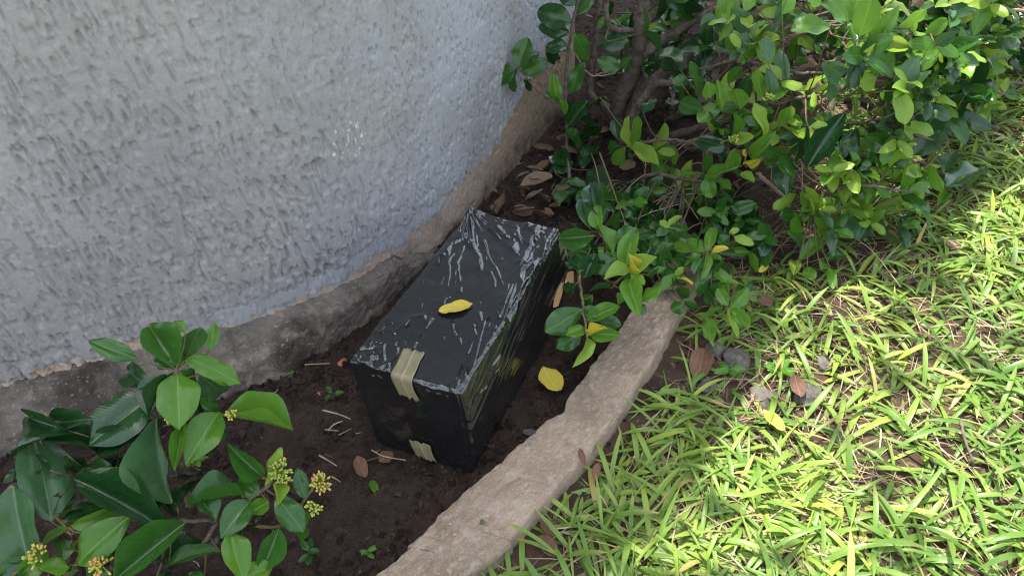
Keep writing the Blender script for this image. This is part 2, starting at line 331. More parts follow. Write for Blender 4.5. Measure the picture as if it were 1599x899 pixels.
# finer along the part that is seen
wgt = np.where((WCs[:, 0] > -1.45) & (WCs[:, 1] < 2.6), 1.0, .12); cw = np.cumsum(wgt); keep = np.interp(np.linspace(cw[0], cw[-1], 1450), cw, np.arange(len(WSs))); WCf = np.stack([np.interp(keep, np.arange(len(WSs)), WCs[:, k]) for k in (0, 1)], 1)
WNf = np.stack([np.interp(keep, np.arange(len(WSs)), wn[:, k]) for k in (0, 1)], 1); WSf = np.interp(keep, np.arange(len(WSs)), WSs)
S, Z = np.meshgrid(WSf, zs, indexing='ij'); X0 = np.repeat(WCf[:, :1], len(zs), 1)
xr = (X0 + .62) / .62                                                # 0 at the plain left part, 1 near the round right part
smoothed = np.clip(sstep(.30, 1.05, xr + .25 * fbm(S * 3, Z * 3, 4, 3)) + .0, 0, 1)
sw = S + .035 * fbm(S * 5, Z * 4, 12, 3)
sw = sw + .10 * Z
sw = S + .10 * Z + .006 * noise3(S * 12, Z * 12, 12)
g = fbm(sw * 105, Z * 26 + .6 * noise3(S * 30, Z * 10, 3), 3.1, 3); g2 = fbm(sw * 62, Z * 15, 9.7, 3); g3 = fbm(sw * 150, Z * 80, 4.4, 2)
def drag(fx, fz, k, lo, hi):
    q = noise3(sw * fx + .35 * noise3(S * 45 + k, Z * 30, k), Z * fz + k * 3.7, k * 1.9); q2 = noise3((sw - .0035) * fx + .35 * noise3(S * 45 + k, Z * 30, k), Z * fz + k * 3.7, k * 1.9)
    return sstep(lo, hi, q) , np.clip(q - q2, 0, 1)
p1, l1 = drag(118, 33, 3, .22, .46); p2, l2 = drag(165, 46, 8, .28, .55); p3, l3 = drag(82, 21, 13, .36, .58); p4, _ = drag(60, 60, 19, .5, .7)
plate = -.75 * p1 - .60 * p2 - .70 * p3 - .3 * p4 + .10 * g3 + .22 * g2 + .14 * g
amp = (1 - .80 * smoothed) * (.85 + .30 * sstep(-.45, .45, fbm(S * 3.5, Z * 3, 77, 3)))
hgt = .0051 * plate * amp + .0025 * fbm(S * 2.2, Z * 2.2, 30, 3)
pit = sstep(.40, .60, fbm(S * 90, Z * 45, 61, 2)); hgt -= .004 * pit * sstep(.2, .8, smoothed)
# lower edge of the coat of paint: ragged, a couple of millimetres thick
rag = .026 * fbm(S * 7, S * 0 + .5, 1.7, 4) + .016 * fbm(S * 30, Z * 30, 5, 4)
edge1 = .098 + rag           # bare plaster below this
edge1 = edge1 + .012 * sstep(-1.15, -.95, X0) * (1 - sstep(-.62, -.45, X0)) + .10 * sstep(-.02, .14, X0) * (1 - sstep(.3, .5, X0)) + .025 * sstep(-.5, -.1, X0)
bare = 1 - sstep(-.004, .004, Z - edge1)
lip = .135 + .022 * fbm(S * 6 + 4, S * 0, 8, 4) + .014 * fbm(S * 26, Z * 20, 15, 3)     # older smooth coat shows under this lip
mid_on = sstep(-.78, -.6, X0)
under = (1 - sstep(-.003, .003, Z - lip)) * mid_on
hgt = hgt - .0035 * under - .0030 * bare + .0012 * bare * fbm(S * 60, Z * 60, 3, 3)
smoothed = np.maximum(smoothed, under * .95)
hgt = np.where(under > .5, hgt * .45 - .001, hgt)
grime = np.clip(1 - sstep(.0, .085, Z + .03 * fbm(S * 9, Z * 9, 2, 3)), 0, 1) * .95 + .12 * (1 - sstep(.1, .3, Z))
ochre = bare * sstep(-.25, .02, X0)
chip = (fbm(S * 210, Z * 105, 44, 2) > .80) * np.exp(-(((X0 + .33) / .035)**2 + ((Z - .44) / .045)**2)) > .35
pos = np.stack([X0 + WNf[:, :1] * hgt, np.repeat(WCf[:, 1:], len(zs), 1) + WNf[:, 1:] * hgt, Z], -1).reshape(-1, 3)
wall = empty('house_wall', (WC[500][0], WC[500][1], 0))
tag(wall, 'grey textured stucco house wall with paint peeling along its base', 'wall')
child(mesh_obj('plaster', pos, gridfaces(len(WSf), len(zs)), M_WALL, attrs=dict(bare=bare.ravel(), smoothed=smoothed.ravel(), grime=grime.ravel(), ochre=ochre.ravel(), chip=chip.ravel().astype(float))), wall)
# unseen roof slab, added with an overhang sized to shade wall and bed
ov = WCs + wn * .37; inn = WCs - wn * 0.25; nn = len(ov); idx = np.arange(0, nn, 12); a = ov[idx]; b = inn[idx]
cx = np.array([-3.0, 6.0]); V = [(*q, 2.35) for q in a] + [(*q, 2.5) for q in a] + [(cx[0], cx[1], 2.35), (cx[0], cx[1], 2.5)]
k = len(idx); F = [(i, i + 1, k + i + 1, k + i) for i in range(k - 1)] + [(i + 1, i, 2 * k) for i in range(k - 1)] + [(k + i, k + i + 1, 2 * k + 1) for i in range(k - 1)]
child(mesh_obj('shading_roof_slab', V, F, M_FOOT, smooth=False), wall)
# footing ledge
m_ = (WCf[:, 0] > -2.4) & (WCf[:, 0] < .2); fc, fn_, fs = WCf[m_], WNf[m_], WSf[m_]
prof = np.array([(-.02, .088), (.0, .085), (.03, .078), (.062, .070), (.072, .066), (.077, .058), (.080, .045), (.084, .02), (.088, .0), (.095, -.05)])
prof, _ = resample(prof, 56)
S2 = np.repeat(fs[:, None], len(prof), 1); O = np.repeat(prof[None, :, 0], len(fs), 0).copy(); H = np.repeat(prof[None, :, 1], len(fs), 0).copy()
fade = (1 - sstep(-.34, -.16, fc[:, 0]))[:, None]
O = O * np.interp(fc[:, 0], [-.58, -.44, -.28], [1.35, .75, .25])[:, None]; H = H - (1 - fade) * .10
rough_ = .0045 * fbm(S2 * 11, O * 30 + H * 30, 3, 5) + .0024 * fbm(S2 * 60, O * 80 - H * 70, 6, 4)
O2 = O + rough_ * .8 * (O > .0); H2 = H + rough_ * .7
rag2 = np.maximum(0, fbm(S2 * 22, O * 9, 8, 3) - .25) * .012; H2 += rag2
pos = np.stack([fc[:, :1] + fn_[:, :1] * O2, fc[:, 1:] + fn_[:, 1:] * O2, H2], -1).reshape(-1, 3)
tag(child(mesh_obj('footing', pos, gridfaces(len(fs), len(prof)), M_FOOT), wall), 'rough brown concrete footing at the foot of the wall')

# ---------------------------------------------------------------- kerb
tt = np.linspace(0, 1, 44); n = len(ki); T, I = np.meshgrid(tt, np.arange(n), indexing='xy')
wch = .003 * np.maximum(0, fbm(np.arange(n) * .035, 0 * np.arange(n), 2, 4) - .1) + .003 * fbm(np.arange(n) * .12, 0 * np.arange(n), 3, 3)
ck = np.array([P(876, 640, .06)[:2]]); dch = np.hypot(ki[:, 0] - ck[0, 0], ki[:, 1] - ck[0, 1]); wch += .014 * np.exp(-(dch / .016)**2)
dirv = (ko - ki); W = np.linalg.norm(dirv, axis=1); dirv /= W[:, None]
A = ki + dirv * wch[:, None]; B = ko + dirv * (.003 * fbm(np.arange(n) * .06, 0 * np.arange(n), 6, 3))[:, None]
rows = []
def row(base, off, z): rows.append(np.c_[base + dirv * np.asarray(off)[:, None], z * np.ones(n)])
for z in (-.06, .0, .03, .045): row(A, np.full(n, .001 * fbm(np.arange(n) * .2, z * 40, 2, 3)), z)
row(A, np.full(n, .002), .054)
for t in tt[1:-1]:
    q = A + (B - A) * t; zz = .060 + .0011 * fbm(q[:, 0] * 18, q[:, 1] * 18, 2, 4) + .0014 * fbm(q[:, 0] * 90, q[:, 1] * 90, 6, 3) - .002 * (2 * t - 1)**6
    zz = zz - .005 * np.maximum(0, fbm(q[:, 0] * 34, q[:, 1] * 34, 14, 4) - .5)
    rows.append(np.c_[q, zz])
row(B, np.full(n, .002), .0575)
row(B, np.full(n, .004), .054)
for z, o_ in ((.046, .0055), (.035, .0065), (.02, .008), (-.06, .012)): row(B, o_ + .0015 * fbm(np.arange(n) * .2, np.full(n, z * 40), 4, 3), z)
V = np.stack(rows, 1); nr = V.shape[1]
V[-40:, :, 2] -= (np.linspace(0, 1, 40)**2)[:, None] * .05
kf = gridfaces(n, nr)
ka = np.repeat(np.linspace(0, 1, nr)[None], n, 0).ravel(); kl = np.repeat(np.arange(n)[:, None] * .0045, nr, 1).ravel()
tag(mesh_obj('garden_kerb', V.reshape(-1, 3), kf, M_KERB, attrs=dict(across=ka, lengthwise=kl)), 'weathered concrete garden kerb curving between the soil bed and the lawn', 'kerb')

# ---------------------------------------------------------------- wrapped box
BO = np.array([-.113, .842, 0.0]); yaw = 1.089; BL, BW, BH = .516, .236, .25
bu = np.array([math.cos(yaw), math.sin(yaw), 0]); bv = np.array([-bu[1], bu[0], 0]); bz = np.array([0, 0, 1.0])
def boxpt(u, v, z): return BO + bu * u + bv * v + bz * z
def topuv(zx, zy):
    p = P(500 + zx * .5342, 300 + zy * .5342, BH) - BO; return p @ bu, p @ bv
def sideuv(zx, zy):                          # right face: (u, z)
    v = ray(500 + zx * .5342, 300 + zy * .5342); t = ((BO - CAM) @ bv) / (v @ bv); p = CAM + v * t - BO; return p @ bu, p[2]
def frontuv(zx, zy):
    v = ray(500 + zx * .5342, 300 + zy * .5342); t = ((BO - CAM) @ bu) / (v @ bu); p = CAM + v * t - BO; return p @ bv, p[2]
def ridge(U, V, a, b, w, amp):
    a, b = np.array(a), np.array(b); e = b - a; L = np.linalg.norm(e); e = e / L; t = ((U - a[0]) * e[0] + (V - a[1]) * e[1]) / L
    d = -(U - a[0]) * e[1] + (V - a[1]) * e[0]; k_ = a[0] * 91 + b[1] * 77
    d = d + .0045 * noise3(t * 5, k_, 0) + .0012 * noise3(t * 22, k_, 3)
    tp = sstep(-.02, .06, t) * (1 - sstep(.6, 1.0, t)) * np.clip(.55 + .9 * noise3(t * 9, k_, 7), .05, 1.3); ww = w * (1.1 - .5 * np.clip(t, 0, 1)) * (1 + .5 * noise3(t * 7, k_, 11))
    x = d / ww
    return amp * tp * np.where(x < 0, np.clip(1 + x / 1.8, 0, 1), np.clip(1 - x, 0, 1))
st = .0016; rr = .007
def face(n0, n1, f):
    a, b = np.meshgrid(np.linspace(0, 1, n0), np.linspace(0, 1, n1), indexing='ij'); return f(a.ravel(), b.ravel()), n0, n1
nu, nv, nz = int(BL / st), int(BW / st), int(BH / st)
fs_ = [('top', face(nu, nv, lambda a, b: np.c_[a * BL, b * BW, 0 * a + BH])), ('right', face(nu, nz, lambda a, b: np.c_[a * BL, 0 * a, b * BH])),
       ('left', face(nu, nz, lambda a, b: np.c_[a * BL, 0 * a + BW, b * BH])), ('front', face(nv, nz, lambda a, b: np.c_[0 * a, a * BW, b * BH])), ('back', face(nv, nz, lambda a, b: np.c_[0 * a + BL, a * BW, b * BH]))]
half = np.array([BL, BW, BH]) / 2
TOPR = [((437, 55), (385, 300), 4.5, 3.2), ((437, 55), (545, 290), 5, 4.0), ((437, 55), (470, 180), 4, 3.5), ((437, 55), (410, 190), 4, 3), ((437, 55), (330, 330), 4, 2), ((520, 85), (590, 212), 4.5, 3.0),
        ((560, 80), (602, 175), 3.5, 2.4), ((375, 150), (378, 300), 3.5, 2.2), ((385, 375), (416, 472), 3.2, 2.2), ((352, 405), (368, 470), 2.6, 1.5), ((330, 360), (245, 490), 4.5, 2.6), ((205, 380), (218, 425), 3, 2),
        ((445, 385), (455, 440), 2.6, 1.5), ((465, 320), (482, 395), 3, 1.8), ((470, 150), (530, 330), 3, 2.2), ((600, 95), (660, 150), 3, 2), ((640, 150), (560, 260), 3, 2), ((560, 260), (480, 420), 3, 1.8), ((150, 440), (165, 500), 4, 2.4), ((115, 470), (150, 510), 4, 2.2),
        ((180, 460), (190, 505), 3.5, 2), ((250, 330), (150, 440), 3.5, 1.5), ((300, 300), (270, 350), 3, 1.2), ((600, 170), (520, 380), 3, 1.8), ((400, 200), (420, 330), 3, 1.6)]
AV = []; AF = []; ofs = 0
for nm, (p, n0, n1) in fs_:
    c = p - half; q = np.clip(c, -half + rr, half - rr); d = c - q; ln = np.linalg.norm(d, axis=1)[:, None]; nrm = d / np.maximum(ln, 1e-9); out = q + rr * nrm + half
    U_, V_, Z_ = p[:, 0], p[:, 1], p[:, 2]; h = np.zeros(len(p))
    if nm == 'top':
        for a, b, w_, am in TOPR: h += ridge(U_, V_, topuv(*a), topuv(*b), w_ * .0010, am * .0011)
        rA = np.hypot(U_ - BL, V_ - BW) + 1e-4; thA = np.arctan2(BW - V_, BL - U_)
        fan = 1 - np.abs(fbm(rA * 4 + 2, thA * 4.6, 3, 3)); pm = sstep(-.25, .35, fbm(U_ * 14, V_ * 18, 33, 3))
        h += .0075 * np.clip(fan, 0, 1)**3 * (1 - sstep(.12, .40, rA)) * (.25 + .75 * pm) * sstep(0, .03, rA)
        cr_ = 1 - np.abs(fbm(U_ * 7 + V_ * 4, V_ * 17 - U_ * 6, 21, 3)); h += .0045 * np.clip(cr_, 0, 1)**4 * sstep(.0, .6, fbm(U_ * 9, V_ * 11, 51, 2))
        nr_ = np.exp(-(U_ / .075)**2) * sstep(.10, .2, V_); cr2 = 1 - np.abs(fbm(U_ * 40, V_ * 40 - U_ * 20, 71, 3)); h += .0065 * np.clip(cr2, 0, 1)**3 * nr_
        er_ = np.exp(-(V_ / .03)**2); cr3 = 1 - np.abs(fbm(U_ * 12 - V_ * 40, V_ * 24, 81, 3)); h += .0040 * np.clip(cr3, 0, 1)**4 * er_
        h += .0020 * fbm(U_ * 12, V_ * 16, 2, 3) + .0007 * np.abs(fbm(U_ * 40, V_ * 55, 8, 2))
        nl = np.exp(-((U_ / .07)**2 + ((V_ - BW) / .08)**2)); h += nl * .0035 * fbm(U_ * 45, V_ * 60, 6, 3)
    elif nm == 'right':
        sl = .42; a_ = U_ * math.cos(sl) - (Z_ - BH) * -math.sin(sl); b_ = -U_ * math.sin(sl) * .55 + Z_ * math.cos(sl)
        st_ = 1 - np.abs(fbm(a_ * 2.5, b_ * 22, 3, 3)); h += .0042 * np.clip(st_, 0, 1)**2 * sstep(.02, .2, Z_) + .0013 * fbm(a_ * 6, b_ * 90, 5, 3) + .013 * np.sin(math.pi * np.clip(1 - Z_ / BH, 0, 1)**.6)
        h += .003 * fbm(U_ * 8, Z_ * 8, 12, 2) - .004 * np.sin(np.clip(Z_ / BH, 0, 1) * math.pi) * np.sin(np.clip(U_ / BL, 0, 1) * math.pi)
        for a, b, w_, am in (((440, 770), (560, 610), 4, 3), ((455, 800), (600, 640), 3, 2.4), ((470, 690), (520, 610), 2.6, 2.4), ((425, 610), (640, 270), 4, 2.0), ((412, 560), (560, 330), 4, 2.2), ((440, 600), (680, 290), 3, 1.6)):
            h += ridge(U_, Z_, sideuv(*a), sideuv(*b), w_ * .0007, am * .001)
    elif nm == 'front':
        h += .0022 * fbm(V_ * 6, Z_ * 34, 7, 3) * sstep(BH - .14, BH, Z_) + .0010 * fbm(V_ * 22 - Z_ * 14, Z_ * 30, 9, 3) + .003 * fbm(V_ * 7, Z_ * 7, 1, 2)
        for a, b, w_, am in (((245, 640), (275, 735), 4.5, 2.4), ((165, 540), (330, 585), 4, 3.0), ((110, 520), (210, 560), 4, 2.4), ((285, 570), (395, 600), 4, 2.2), ((130, 560), (230, 620), 3, 1.2)):
            h += ridge(V_, Z_, frontuv(*a), frontuv(*b), w_ * .0008, am * .001)
    else: h += .002 * fbm(U_ * 12, V_ * 12 + Z_ * 25, 7, 3)
    if nm in ('top', 'front'): h = h * (1 - .85 * np.exp(-((V_ - .116) / .03)**4) * ((U_ < .075) if nm == 'top' else 1))
    e = np.sort(np.abs(np.abs(c) - half), axis=1)[:, 1]                # distance to the nearest edge of this face
    h = h * sstep(0, .008, e) + .0022 * fbm(U_ * 30, V_ * 30, Z_ * 30, 3) * (1 - sstep(.0, .03, e)) - .0012
    out = out + nrm * h[:, None]
    # film drawn up into a peak at the far corner; bottom pulled in a little
    pk = np.exp(-(((U_ - BL) / .035)**2 + ((V_ - BW) / .035)**2 + ((Z_ - BH) / .05)**2)); out[:, 2] += .020 * pk
    kx = 1 - Z_ / BH; out[:, 1] += (half[1] - out[:, 1]) * .03 * kx
    W_ = BO + out[:, :1] * bu + out[:, 1:2] * bv + out[:, 2:] * bz
    f = gridfaces(n0, n1) + ofs
    AV.append(W_); AF.append(f if nm in ('top', 'left', 'front') else f[:, ::-1]); ofs += len(W_)
box = empty('wrapped_box', boxpt(BL / 2, BW / 2, 0)); tag(box, 'cardboard box wrapped in shiny black plastic film, standing on the soil by the kerb', 'box')
fo = mesh_obj('plastic_film', np.concatenate(AV), np.concatenate(AF), M_FILM); child(fo, box)
import bmesh
bm = bmesh.new(); bm.from_mesh(fo.data); bmesh.ops.remove_doubles(bm, verts=bm.verts, dist=.0004); bmesh.ops.recalc_face_normals(bm, faces=bm.faces); bm.to_mesh(fo.data); bm.free()
def tape(v0, width, ltop, lfront, zt, name='packing_tape', label=None, tilt=0.0, r1=1, r2=2):
    n1, n2 = 26, 15; V = []; pr = random.Random(r1); j0 = [pr.uniform(-.004, .003) for _ in range(n2)]; j1 = [pr.uniform(-.005, .005) for _ in range(n2)]
    for i in range(n1):
        for j in range(n2):
            a = -(ltop + j0[j]) + i / (n1 - 1) * (ltop + lfront + j0[j] + j1[j]); cr = j / (n2 - 1) - .5
            v = v0 + cr * width + tilt * a + .0015 * math.sin(a * 90 + cr)
            fold = .0009 * math.exp(-((cr + .04 - .08 * a) / .05)**2) + .0006 * float(noise3(a * 45, cr * 4, r1))
            off = .0016 + fold
            if zt is None:
                rad = .008
                if a < -rad: p = (-a, v, BH + off)
                elif a < rad * .57:
                    th = (a + rad) / (rad * 1.57) * math.pi / 2; p = (rad - (rad + off) * math.sin(th), v, BH - rad + (rad + off) * math.cos(th))
                else: p = (-off, v, BH - rad - (a - rad * .57))
            else: p = (-off - .002, v, zt - (a + ltop))
            V.append(boxpt(*p))
    f = gridfaces(n1, n2); mi = [1 if (q % (n2 - 1)) in (6,) else 0 for q in range(len(f))]
    o = mesh_obj(name, V, f, [M_TAPE, M_TAPEC], midx=mi); child(o, box); so = o.modifiers.new('thickness', 'SOLIDIFY'); so.thickness = .0004
    if label: tag(o, label)
tape(.118, .044, .066, .052, None, label='tan packing tape folded over the front top edge', tilt=-.12)
tape(.112, .048, .0, .052, .062, label='tan packing tape low on the front face', tilt=-.10, r1=5)
def flap(pts, mat, name, label):              # small torn piece on the right face, given in (u, z, lift)
    V = [boxpt(u, -l, z) for u, z, l in pts]; nn = len(V); V2 = [np.array(q) - bv * .003 for q in V]
    F = [tuple(range(nn)), tuple(range(nn, 2 * nn))[::-1]] + [(i, (i + 1) % nn, nn + (i + 1) % nn, nn + i) for i in range(nn)]
    tag(child(mesh_obj(name, V + V2, F, mat, smooth=False), box), label)
q = [sideuv(*p) for p in ((690, 145), (708, 140), (712, 190), (705, 212), (692, 185))]; flap([(a, b, .006) for a, b in q], M_TAPE, 'packing_tape', 'tan tape end on the far right corner')
q = [sideuv(*p) for p in ((712, 232), (735, 212), (744, 240), (742, 257), (712, 256), (703, 262))]; flap([(min(a, BL + .03), b, .010) for a, b in q], M_CARD, 'cardboard_flap', 'torn brown cardboard poking out of the film')
q = [sideuv(*p) for p in ((694, 262), (702, 258), (697, 295), (686, 330), (673, 335), (676, 312))]; flap([(a, b, .006) for a, b in q], M_CARD, 'cardboard_flap', 'strip of brown cardboard showing through a tear')

# ---------------------------------------------------------------- leaves
def leaf_proto(k, n=10, mcols=(-1, -.55, 0, .55, 1), hero=False):
    r = random.Random(100 + k); V = []; UV = []; nc = len(mcols)
    fold = r.uniform(.08, .55); curl = r.uniform(-.05, .36); side = r.uniform(-.10, .10); wav = r.uniform(.015, .05); tw = r.uniform(-.5, .5); pk = r.uniform(.80, 1.05); ph = r.uniform(0, 6); acu = r.uniform(.0, .22); asy = r.uniform(-.10, .16); arch = r.uniform(-.25, .5)
    if hero: asy = r.uniform(-.02, .2); acu = r.uniform(.2, .55); fold = r.uniform(.15, .9); curl = r.uniform(-.08, .45); wav *= 1.3
    for i in range(n):
        t = (1 - math.cos(math.pi * i / (n - 1))) / 2 * .75 + i / (n - 1) * .25; xx = 2 * t - 1; wd = max(.02, (1 - abs(xx)**2.1)**(.66 if hero else .60) * (1 + asy * xx)) if 0 < i < n - 1 else .02
        wd *= (1 - acu * max(0, (t - (.6 if hero else .8)) / (.4 if hero else .2))**1.5) * (1 - .35 * max(0, (.22 - t) / .22))
        for cc in mcols:
            x = cc * wd * (1 + .04 * math.sin(t * 14 + ph * 2 + cc)); a = tw * (t - .4)
            z = abs(cc) * wd * fold * .5 - arch * (cc * cc) * wd * .35 - curl * t * t + wav * math.sin(t * 11 + ph + cc * 1.5) * abs(cc)
            x2 = x * .5 * math.cos(a) + side * t * t; z2 = z + x * .5 * math.sin(a)
            V.append((x2, t, z2)); UV.append((.5 + cc * wd * .5, t))
    return np.array(V), np.array(UV), gridfaces(n, nc)
PROTO = [leaf_proto(k) for k in range(14)]
PROTO_HD = [leaf_proto(k, 17, (-1, -.75, -.5, -.22, 0, .22, .5, .75, 1), True) for k in range(14)]
PROTO_HR = [leaf_proto(k, 13, (-1, -.7, -.35, 0, .35, .7, 1)) for k in range(14)]
LEAFMESH = {}
def leaf_data(k, tone, hd=False):
    if (k, tone, hd) not in LEAFMESH:
        V, UV, f = (PROTO, PROTO_HD, PROTO_HR)[int(hd)][k]; o = mesh_obj('leaf', V, f, LM[tone], uv=UV); LEAFMESH[(k, tone, hd)] = o.data; bpy.data.objects.remove(o)
    return LEAFMESH[(k, tone, hd)]
def leaf_matrix(base, tip, width, nrm):
    b, t = Vector(base), Vector(tip); y = t - b; L = y.length; y.normalize(); n = Vector(nrm); x = y.cross(n)
    if x.length < 1e-4: x = y.cross(Vector((.3, .2, 1)))
    x.normalize(); zz = x.cross(y)
    return Matrix(((x.x * width, y.x * L, zz.x * L, b.x), (x.y * width, y.y * L, zz.y * L, b.y), (x.z * width, y.z * L, zz.z * L, b.z), (0, 0, 0, 1)))
def put_leaf(parent, base, tip, width, tone, nrm=None, k=None, name='leaf', label=None):
    k = random.randrange(len(PROTO)) if k is None else k; nrm0 = nrm
    if nrm is None:
        mid = (np.asarray(base) + np.asarray(tip)) / 2; tc = CAM - mid; tc /= np.linalg.norm(tc)
        nrm = tc * .7 + np.array([0, 0, .5]) + rng.normal(0, .46, 3)
    o = bpy.data.objects.new(name, leaf_data(k, tone, (1 if parent and parent.name.startswith(('flowering', 'leafy')) else 2) if nrm0 is None or np.linalg.norm(np.asarray(tip) - np.asarray(base)) > .085 else 0)); col.objects.link(o); Mx = leaf_matrix(base, tip, width, nrm)
    if parent: o.parent = parent; o.matrix_world = Mx; o.matrix_parent_inverse = Matrix.Translation(parent.location).inverted(); o.matrix_basis = Mx
    else: o.matrix_world = Mx
    if label: o['label'] = label
    return o
class Plant:
    def __init__(s, name, label, cat, base, group=None):
        s.root = empty(name, base); tag(s.root, label, cat, group); s.wood = MB(); s.nodes = []; s.pend = []
    def stem(s, pts, r, sides=7, m=0, n=None, wob=.08):
        c = spline(pts, n or max(6, len(pts) * 5)); c = c + rng.normal(0, .0012, c.shape); s.wood.tube(c, r, sides, m, wob); s.nodes += [q for q in c]
    def nearest(s, p): a = np.array(s.nodes); i = np.argmin(((a - p)**2).sum(1)); return a[i]
    def leaf(s, base, tip, width, tone, nrm=None, petiole=True, k=None):
        if petiole and s.nodes:
            q = s.nearest(base); L = np.linalg.norm(q - base)
            if .004 < L < .35:
                mid = (q + base) / 2 + np.array([0, 0, -.12 * L]); s.wood.tube(spline([q, mid, base], 6 if L > .08 else 4), (.0022 if L > .08 else .0016, .0011), 5, 1)
        put_leaf(s.root, base, tip, width, tone, nrm, k)
    def done(s): s.wood.build('stem', [M_BARK, M_TWIG, M_DRY], s.root)
M_BUD = NT('flower_bud'); t = M_BUD.attr('tint'); c = M_BUD.ramp(t, (0, (.16, .26, .04)), (.45, (.38, .38, .06)), (.75, (.55, .27, .08)), (1, (.55, .16, .10))); M_BUD.set(Base_Color=c, Roughness=.5); M_BUD = M_BUD.m
def flower(plant, c, rad, n, warm, upv=(0, 0, 1)):
    V = []; F = []; T = []; upv = np.asarray(upv, float)
    for i in range(n):
        d = rng.normal(0, 1, 3); d /= np.linalg.norm(d); d = d + upv * .9; d /= np.linalg.norm(d); L = rad * rng.uniform(.6, 1.05)
        a = np.cross(d, [.3, .8, .5]); a /= np.linalg.norm(a); b = np.cross(d, a); base = len(V); tnt = np.clip(rng.normal(warm, .2), 0, 1)
        prf = ((.1, .0010), (.60, .0009), (.74, .0021), (.93, .0018), (1.0, .0005))
        for t_, r in prf:
            for q in range(4):
                an = q * math.pi / 2; V.append(c + d * L * t_ + (a * math.cos(an) + b * math.sin(an)) * r); T.append(tnt if t_ > .75 else .08)
        for s_ in range(4):
            for q in range(4): F.append((base + s_ * 4 + q, base + s_ * 4 + (q + 1) % 4, base + s_ * 4 + 4 + (q + 1) % 4, base + s_ * 4 + 4 + q))
    child(mesh_obj('flower_cluster', V, F, M_BUD, attrs=dict(tint=T)), plant.root)
def add_px(plant, lst, conv, dist, W=1.0):
    """lst: bx,by,tx,ty,width,tone in zoomed pixels; dist(px,py)->point maker for base and tip"""
    for q in lst:
        bx, by, tx, ty, wd, tone = q[:6]; (b0, b1), (t0, t1) = conv(bx, by), conv(tx, ty)
        dz = q[6] if len(q) > 6 else random.uniform(-.02, .03)
        B_ = dist(b0, b1, 0.0); T_ = dist(t0, t1, dz); T_ = T_ + (T_ - B_) * .06
        dd = np.linalg.norm((B_ + T_) / 2 - CAM); s = conv(1, 0)[0] - conv(0, 0)[0]
        plant.leaf(B_, T_, wd * s * dd / FPX * W, tone)

# --- big-leaved shrub in the left foreground
cz = lambda x, y: (x * .4882, 460 + y * .4882)
dA = lambda px, py, e: PD(px, py, 1.17 + e + .00022 * abs(px - 270) + .0001 * (py - 560))
sA = Plant('flowering_shrub', 'glossy broad-leaved shrub with small orange buds below the wall at lower left', 'shrub', P(250, 800, 0))
nd = lambda x, y, e=0: dA(*cz(x, y), e)
g0 = P(300, 790, 0); g1 = P(150, 830, 0); g2 = P(340, 840, 0)
sA.stem([g0, nd(590, 620, .1), nd(575, 430, .03), nd(562, 235, .0)], (.007, .004)); sA.stem([g1, nd(180, 700, .12), nd(240, 590, .05), nd(320, 515, .06), nd(470, 420, .03)], (.006, .003), m=1)
sA.stem([g2, nd(640, 830, .1), nd(700, 722, .03), nd(850, 615, .0), nd(890, 560, -.01)], (.005, .0025)); sA.stem([nd(700, 722, .03), nd(520, 715, .03)], (.0035, .003)); sA.stem([nd(700, 722, .03), nd(900, 740, .02), nd(985, 640, 0), nd(1020, 590, 0)], (.003, .002), m=1)
sA.stem([g1, nd(210, 900, .06), nd(225, 820, .02), nd(230, 760, .0)], (.004, .002), m=1); sA.stem([nd(180, 700, .12), nd(130, 560, .07), nd(130, 470, .07)], (.003, .002), m=1)
sA.stem([g1, nd(60, 900, .04), nd(100, 840, .0)], (.004, .002), m=1); sA.stem([nd(575, 430, .03), nd(650, 400, .02), nd(715, 385, 0)], (.0025, .0015), m=1)
